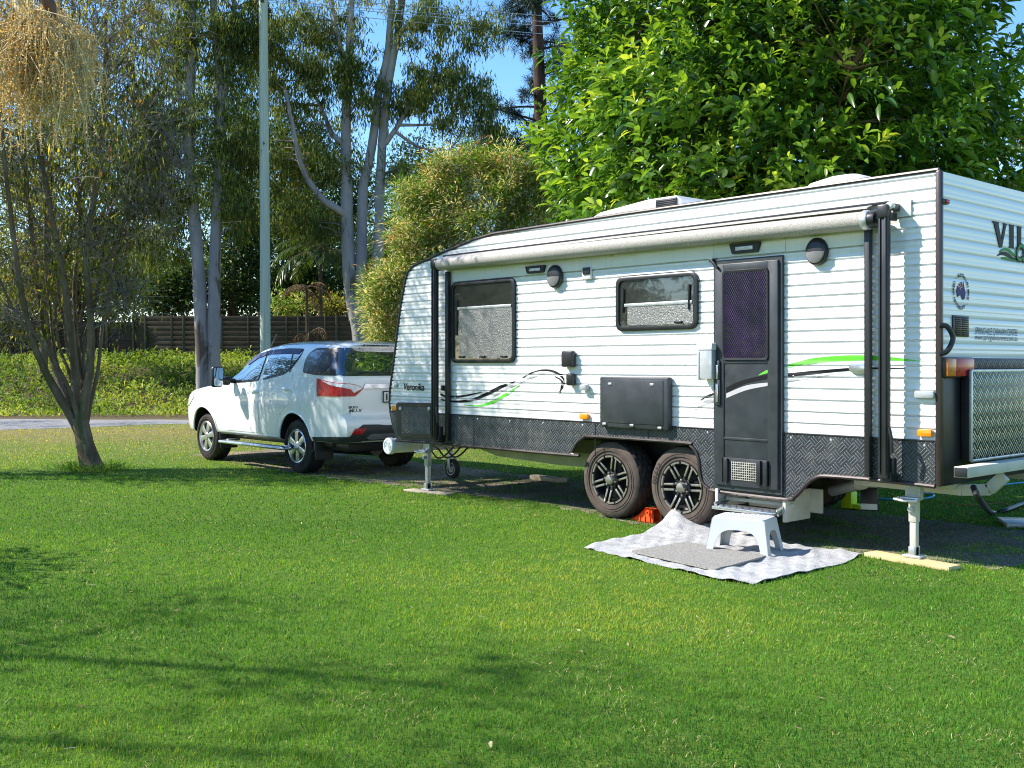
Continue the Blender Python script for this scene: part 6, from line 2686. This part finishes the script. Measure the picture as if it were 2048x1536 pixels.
# ---- pine
def pine():
    dep = 41
    b0 = lat((1085 - PCX) / FPX * dep, dep, 1.4)
    root = empty('pine_tree', b0, 'tall dark blue-green pine half hidden by the broadleaf tree', 'tree')
    wd, lf = Wood(), Leafage()
    tr = spline(px_path([(1085, 640), (1084, 400), (1080, 200), (1075, 60), (1072, -120)], dep), 5)
    wd.tube([tuple(b0)] + [tuple(p) for p in tr], .34, .16, 10, .06)
    for k in range(60):
        y = R2.uniform(-110, 360)
        a = R2.uniform(0, 2 * PI)
        Ln = R2.uniform(1.0, 2.6)
        s = at(1078, y, dep)
        e = s + Vector((math.cos(a) * Ln, math.sin(a) * Ln, R2.uniform(-.5, .7)))
        b = bez(s, e, -.1, 7)
        wd.tube(b, .05, .015, 5)
        for p in b[3:]:
            for _ in range(3):
                q = np.array(p) + rv.normal(0, .16, 3)
                m = 34
                D = unit(rv.normal(0, 1, (m, 3)) + np.array([0, 0, .3])[None])
                lf.add(*leaves(np.repeat(q[None], m, 0), D, rv.uniform(.2, .36, m), np.full(m, .022), simple_=True))
    wd.build('trunk', M['pine_bark'], root)
    lf.build('crown', M['needle'], root)


pine()


# ---- palms
def frond(lf, wd, s, az, el, Ln, curve=1.0, nl=34, leafL=.6, W=.045, droop=.5, wr=.02):
    n = 12
    pts = []
    p = Vector(s)
    e = el
    for k in range(n + 1):
        pts.append(p.copy())
        p = p + Vector((math.cos(az) * math.cos(e), math.sin(az) * math.cos(e), math.sin(e))) * (Ln / n)
        e -= curve * (1.6 / n) * (.5 + k / n)
    wd.tube(pts, wr, wr * .25, 5)
    P = np.array([tuple(q) for q in pts])
    T = unit(np.gradient(P, axis=0))
    ts = np.linspace(.16, 1, nl)
    idx = ts * n
    i0 = np.minimum(idx.astype(int), n - 1)
    f = (idx - i0)[:, None]
    B = P[i0] * (1 - f) + P[i0 + 1] * f
    Tg = T[i0]
    Sd = unit(np.cross(Tg, np.array([0, 0, 1.0])))
    for sgn in (-1, 1):
        D = Sd * sgn + Tg * .6 + np.array([0, 0, -droop])[None] + rv.normal(0, .12, (nl, 3))
        ll = leafL * np.sin(np.clip(ts, .1, .97) * PI) ** .6 * rv.uniform(.85, 1.1, nl)
        lf.add(*leaves(B, D, ll, np.full(nl, W), .1, droop * .5, False))


def palm(label, px, dep, crown_y, nf, Ln, mat, base_y=None, leafL=.6, trunk_r=.10, cat='palm', group=None, els=(.1, 1.2), bark='rough_bark', z_base=None, azs=None, curve=1.0, droop=.5, leafW=.045):
    top = at(px, crown_y, dep)
    b0 = lat((px - PCX) / FPX * dep, dep, bank_h(dep) if z_base is None else z_base)
    root = empty('palm_tree', b0, label, cat, group)
    wd, fw, lf = Wood(), Wood(), Leafage()
    wd.tube([tuple(b0), tuple(b0.lerp(top, .5) + Vector((.05, 0, 0))), tuple(top)], trunk_r, trunk_r * .75, 10, .06)
    for k in range(nf):
        az = k * 2.399 + R2.uniform(-.3, .3) if azs is None else R2.uniform(*azs)
        frond(lf, fw, top + Vector((0, 0, R2.uniform(-.1, .1))), az, R2.uniform(*els), Ln * R2.uniform(.8, 1.15), curve, leafL=leafL, W=leafW, droop=droop)
    wd.build('trunk', M[bark], root)
    fw.build('frond_stalks', M['green_twig'], root)
    lf.build('crown', M[mat], root)
    return root


palm('dark green palm standing left of the three-stemmed gum', 640, 43, 500, 22, 2.4, 'palm_leaf', group='palms by the fence', els=(-.2, 1.2))
palm('dark palm right behind the three-stemmed gum', 742, 44, 520, 20, 2.2, 'palm_leaf', group='palms by the fence', els=(-.2, 1.2))
palm('dying brown palm with thin trunk in front of the fence', 613, 38, 576, 9, 1.25, 'dead_palm', group=None, leafL=.32, trunk_r=.06, els=(-.2, .8), curve=1.3, droop=.4, leafW=.02)
palm('withered low palm with drooping bare fronds behind the car', 618, 35, 672, 7, 1.1, 'dead_palm', leafL=.30, trunk_r=.06, els=(.2, .9), curve=2.0, droop=.6, leafW=.018)
palm('bright palm fronds at the right edge behind the caravan rear', 2110, 17, 330, 20, 1.5, 'palm_leaf', leafL=.5, trunk_r=.12, els=(-.3, 1.2), z_base=0)


# ---- near palm with hanging flower stalk, its trunk just outside the left edge
def near_palm():
    dep = 3.3
    X = lat(-2.55, 2.7, 0)
    root = empty('flowering_palm', X, 'straw coloured palm flower spray hanging in the top left corner', 'palm')
    wd, fw, lf, st, fl = Wood(), Wood(), Leafage(), Wood(), Leafage()
    wd.tube([tuple(X), (X.x, X.y, 1.6), (X.x, X.y, 3.1), (X.x, X.y, 3.7)], [.17, .15, .14, .11], None, 14, .04)
    top = Vector((X.x, X.y, 3.7))
    right_az = math.atan2(RT.y, RT.x)
    for k in range(13):
        az = right_az - PI * .30 - k * (PI * .55) / 12 + R2.uniform(-.1, .1)
        frond(lf, fw, top, az, R2.uniform(.35, 1.2), 2.3, 1.2, 44, .6, .04, .45, .022)
    # spray: main stalk arches right from the trunk, then hundreds of beaded strands hang from it
    a = Vector((X.x, X.y, 2.75))
    main = spline([a, at(-60, -40, 3.33), at(40, 20, 3.3), at(85, 45, 3.27), at(105, 60, 3.23)], 6)
    st.tube(main, .016, .007, 8)
    arms = []
    for k in range(80):
        s = main[R2.randrange(8, len(main))]
        px, py = R2.uniform(-60, 212), R2.uniform(-30, 185)
        # outline of the spray: a dome leaning right
        lim = 40 + max(0, px - 90) * 1.0
        e = at(px, max(py, lim - 60), 3.3 + R2.uniform(-.20, .20))
        b = bez(s, e, .25, 8)
        st.tube(b, .0025, .0016, 4)
        arms.append(b)
    for b in arms:
        for k in range(11):
            p = b[R2.randrange(2, len(b))] + Vector((R2.uniform(-.02, .02), R2.uniform(-.02, .02), 0))
            ln = R2.uniform(.10, .28)
            pxp = (p - CAMP).dot(RT) / (p - CAMP).dot(FW) * FPX + PCX
            if pxp > 150:
                ln = min(ln, .21)
            q = [p.copy()]
            d = Vector((R2.uniform(-.3, .3), R2.uniform(-.3, .3), -1))
            for j in range(5):
                q.append(q[-1] + d.normalized() * ln / 5)
                d += Vector((R2.uniform(-.16, .16), R2.uniform(-.16, .16), -.1))
            st.tube(q, .0013, .0008, 3)
            m = int(ln * 165)
            Q = np.array([tuple(v) for v in q])
            t = rv.uniform(0, 4.99, m)
            i0 = t.astype(int)
            f = (t - i0)[:, None]
            B = Q[i0] * (1 - f) + Q[i0 + 1] * f
            D = rv.normal(0, 1, (m, 3))
            lf2 = leaves(B, D, rv.uniform(.006, .012, m), rv.uniform(.004, .0065, m), simple_=True)
            fl.add(*lf2)
    wd.build('trunk', M['rough_bark'], root)
    fw.build('frond_stalks', M['green_twig'], root)
    lf.build('crown', M['palm_leaf'], root)
    st.build('flower_stalks', M['straw_stem'], root)
    fl.build('flowers', M['straw_flower'], root)
    mb = MB()
    s0, s1, s2 = at(78, -35, 3.24), at(98, 8, 3.24), at(110, 40, 3.24)
    mb.tube(spline([s0, s1, s2], 5), [.021, .024, .024, .022, .021, .02, .018, .014, .010, .006, .002], 10)
    mb.build('spathe', M['spathe'], root, 60)


near_palm()

# ---- weeds on the bank
def weeds():
    n = 60000
    l = rv.uniform(-24, 3, n)
    d = rv.uniform(29.6, 40.2, n)
    z = np.array([bank_h(x) for x in d])
    lump = .5 + .5 * np.sin(l * 1.7 + 2 * np.sin(d * 1.1)) * np.cos(d * 1.9 + 1.5 * np.sin(l * .9))
    front_ = np.clip((d - 31.4) / 2.0, 0.12, 1)
    keep = rv.uniform(0, 1, n) < (.35 + .65 * lump) * np.clip((d - 29.0) / 2.6, .15, 1)
    l, d, z, lump, front_ = l[keep], d[keep], z[keep], lump[keep], front_[keep]
    n = len(l)
    h = (.18 + .55 * lump * rv.uniform(.4, 1.2, n)) * front_
    P = np.stack([CAMP.x + RT.x * l + FW.x * d, CAMP.y + RT.y * l + FW.y * d, z + rv.uniform(0, .75, n) * h], 1)
    D = rv.normal(0, .55, (n, 3)) + np.array([0, 0, .75])
    L = rv.uniform(.14, .38, n)
    r = np.clip(.38 + .22 * np.sin(l * 1.1 + d) + rv.normal(0, .17, n), 0, 1)
    lf = Leafage()
    lf.add(*leaves(P, D, L, rv.uniform(.03, .075, n), simple_=True, droop=.8, rnd=r))
    o = lf.build('bank_weeds', M['weed'], None)
    tag(o, 'rank sunlit weeds and long grass covering the bank below the fence', 'weeds', kind='stuff')
    # tuft round the foot of the multi-stemmed tree and along the pad
    b = at(186, 944, 14.75)
    lf = Leafage()
    n = 900
    a = rv.uniform(0, 2 * PI, n)
    rr = .22 + np.abs(rv.normal(0, .13, n))
    P = np.stack([b.x + rr * np.cos(a), b.y + rr * np.sin(a), np.zeros(n)], 1)
    D = np.stack([np.cos(a) * .5, np.sin(a) * .5, np.ones(n)], 1) + rv.normal(0, .3, (n, 3))
    lf.add(*leaves(P, D, rv.uniform(.08, .24, n), rv.uniform(.006, .012, n), simple_=True, droop=.6, rnd=np.clip(rv.normal(.45, .2, n), 0, .8)))
    tag(lf.build('grass_tuft', M['grass'], None), 'long grass tuft round the foot of the multi-stemmed tree', 'grass', kind='stuff')


weeds()

# ================================================================ FENCE, POLE, WIRES
def fence(label, px0, px1, dep, ztop, step, group='paling fence sections'):
    x0, x1 = (px0 - PCX) / FPX * dep, (px1 - PCX) / FPX * dep
    mid = lat((x0 + x1) / 2, dep, 1.3)
    root = empty('timber_fence', mid, label, 'fence', group)
    mb = MB()
    z = 1.2
    while z < ztop - .02:
        h_ = min(.19, ztop - z)
        a, b = lat(x0, dep + R2.uniform(-.006, .006), z + h_ / 2), lat(x1, dep + R2.uniform(-.006, .006), z + h_ / 2)
        mb.bar(a, b, h_ + .004, .03, .004, up=(FW.x, FW.y, 0))
        z += .19
    mb.build('boards', M['fence_wood'], root, 30)
    x = x0
    i = 0
    while x < x1 + .01:
        mb = MB()
        p = lat(x, dep - .05, 1.1)
        mb.bar(p, p + Vector((0, 0, ztop - 1.1 + .02)), .09 if i % 2 else .06, .07, .006, up=(FW.x, FW.y, 0))
        mb.build('post', M['fence_post'], root, 30)
        x += step * (1.4 if i % 2 else .62)
        i += 1


fence('dark weathered timber fence behind the gums and the utility pole', 268, 1180, 40.5, 3.30, .72)
fence('dark timber fence set farther back at the far left', -220, 300, 42.0, 3.12, .80)

pd = 33.0
pb = at(531, 700, pd)
pole = empty('utility_pole', (pb.x, pb.y, .3), 'tall pale green-grey timber utility pole behind the car', 'utility pole')
mb = MB()
ptop = at(526, -110, pd)
mb.tube([(pb.x, pb.y, .2), tuple(at(530, 500, pd)), tuple(at(528, 200, pd)), tuple(ptop)], [.165, .155, .142, .13], 16)
mb.build('shaft', M['pole_wood'], pole, 50)
mb = MB()
ca = at(527, 4, pd)
wdir = (RT * .90 + FW * -.42).normalized()
mb.bar(ca - wdir * .28 + Vector((0, 0, -.0)), ca - wdir * .28 + Vector((0, 0, .35)), .10, .10, .01)
mb.bar(ca + FW * -.2 - Vector((.0, 0, .0)), ca + FW * .9, .09, .12, .01)
mb.build('crossarm', M['rough_bark'], pole, 30)
WG = 'power lines on the utility pole'
k_lab = ['highest', 'second', 'third', 'lowest']
for i, (ya, yb) in enumerate([(-12, 77), (0, 88), (3, 108), (15, 131)]):
    a, b = at(530, ya, pd), at(2080, yb, 40 + i * .1)
    b = at(2080, yb, 39)
    e = a + (b - a) * 1.3
    pts = []
    for k in range(25):
        t = k / 24
        p = a.lerp(e, t)
        p.z -= .25 * (1 - (2 * t - 1) ** 2)
        pts.append(p)
    mb = MB()
    mb.tube(pts, .011, 5)
    tag(mb.build('power_line', M['galv'], None, 60), '%s thin wire running from the pole to the right' % k_lab[i], 'power line', WG)
for i, (ya, yb) in enumerate([(3, 26), (18, 44)]):
    a, b = at(528, ya, pd), at(360, yb, 38)
    e = a + (b - a) * 2.6
    mb = MB()
    mb.tube([a, a.lerp(e, .5) - Vector((0, 0, .1)), e], .012, 5)
    tag(mb.build('power_line', M['galv'], None, 60), '%s thin wire running from the pole to the left' % ('upper', 'lower')[i], 'power line', WG)

def edge_tree(name, l, d, blobs, label, cat, h0):
    b0 = lat(l, d, 0)
    root = empty(name, b0, label, cat)
    wd, lf = Wood(), Leafage()
    A, bl = [], []
    for dl, dd, z, r_, rz, n in blobs:
        c = lat(l + dl, d + dd, z)
        bl.append((tuple(c), (r_, r_, rz), n))
        p = bez(b0, c, .3, 7)
        wd.tube(p, .07, .02, 6, .06)
        A += [tuple(q) for q in p[2:]]
    clusters(lf, bl, 44, .24, .13, .045, 'out', wd, np.array(A), .012, True, .7)
    wd.build('trunk', M['rough_bark'], root)
    lf.build('crown', M['dark_leaf'], root)


edge_tree('slender_tree', -9.6, 14.3, [(0, 0, 2.4, .7, .6, 22), (.3, .1, 3.6, .9, .7, 26), (-.2, .1, 5.0, .9, .8, 26), (.1, -.1, 6.4, .8, .8, 22), (0, .2, 7.6, .6, .7, 14)], 'slender leafy tree just outside the left edge beyond the multi-stemmed tree', 'tree', 1)
edge_tree('spreading_tree', -9.4, 5.4, [(0, 0, 4.2, 1.7, .9, 10), (.8, .5, 5.2, 1.6, .9, 10), (-.6, -.5, 6.2, 1.8, .9, 10), (.6, -.6, 7.3, 1.6, .9, 8), (0, .3, 8.4, 1.4, .8, 5), (-.8, .9, 5.0, 1.5, .9, 9)], 'open spreading tree outside the left edge level with the foreground lawn', 'tree', 1)
edge_tree('roadside_tree', -17.8, 26.6, [(0, 0, 3.2, 1.2, .8, 12), (.6, .6, 4.4, 1.3, .8, 12), (-.6, -.5, 5.8, 1.5, .8, 12), (.4, .2, 7.2, 1.4, .8, 12)], 'roadside tree outside the left edge beside the gravel driveway', 'tree', 1)
edge_tree('leafy_shrub', -6.6, 8.1, [(0, 0, .9, .7, .6, 24), (-.3, .2, 1.7, .7, .5, 22), (.2, -.2, 2.3, .5, .4, 12)], 'leafy shrub just outside the left edge of the lawn', 'shrub', 1)

# trees outside the left edge: they shade the lawn and show in the windows
for k, (x, y, s) in enumerate([(-19.5, -14.5, 1.4), (-25, -21, 1.7), (-14.5, -20.5, 1.4), (-30, -12, 1.7)]):
    root = empty('bushy_tree', (x, y, 0), 'leafy shade tree standing outside the left edge of the lawn', 'tree', 'shade trees left of the lawn')
    wd, lf = Wood(), Leafage()
    A = []
    bl = []
    for j in range(7):
        c = (x + R2.uniform(-1.8, 1.8) * s, y + R2.uniform(-1.8, 1.8) * s, R2.uniform(1.4, 6.2) * s)
        bl.append((c, (1.6 * s, 1.6 * s, 1.3 * s), 46))
        p = bez((x, y, 0), c, .3, 7)
        wd.tube(p, .16 * s, .03, 6, .06)
        A += [tuple(q) for q in p[3:]]
    clusters(lf, bl, 60, .34, .24, .10, 'out', wd, np.array(A), .02, True, .5)
    wd.build('trunk', M['rough_bark'], root)
    lf.build('crown', M['dark_leaf'], root)

# fallen leaves and clippings on the lawn
def litter():
    n = 900
    d = np.sqrt(rv.uniform(3.3 ** 2, 12 ** 2, n))
    l = rv.uniform(-.52, .52, n) * d
    P = np.stack([CAMP.x + RT.x * l + FW.x * d, CAMP.y + RT.y * l + FW.y * d, rv.uniform(.012, .026, n)], 1)
    ok = ~inside(P[:, :2], MATP) & (rv.uniform(0, 1, n) < .35 + .65 * (np.sin(P[:, 0] * 1.9) * np.sin(P[:, 1] * 2.3 + P[:, 0]) > .1))
    P = P[ok]
    n = len(P)
    D = rv.normal(0, 1, (n, 3)) * np.array([1, 1, .15])
    lf = Leafage()
    big = rv.uniform(0, 1, n) < .2
    lf.add(*leaves(P, D, np.where(big, rv.uniform(.03, .06, n), rv.uniform(.03, .08, n)), np.where(big, rv.uniform(.010, .018, n), rv.uniform(.002, .004, n)), simple_=False, droop=.05, rnd=rv.uniform(.1, 1, n)))
    tag(lf.build('lawn_litter', M['litter'], None), 'fallen dry leaves and pale clippings strewn over the lawn', 'leaf litter', kind='stuff')


M['litter'] = leaf_mat('dry_litter', [(0, (.10, .06, .03)), (.3, (.26, .19, .10)), (1, (.52, .46, .30))], .2, .7, .2, 1.0)
litter()
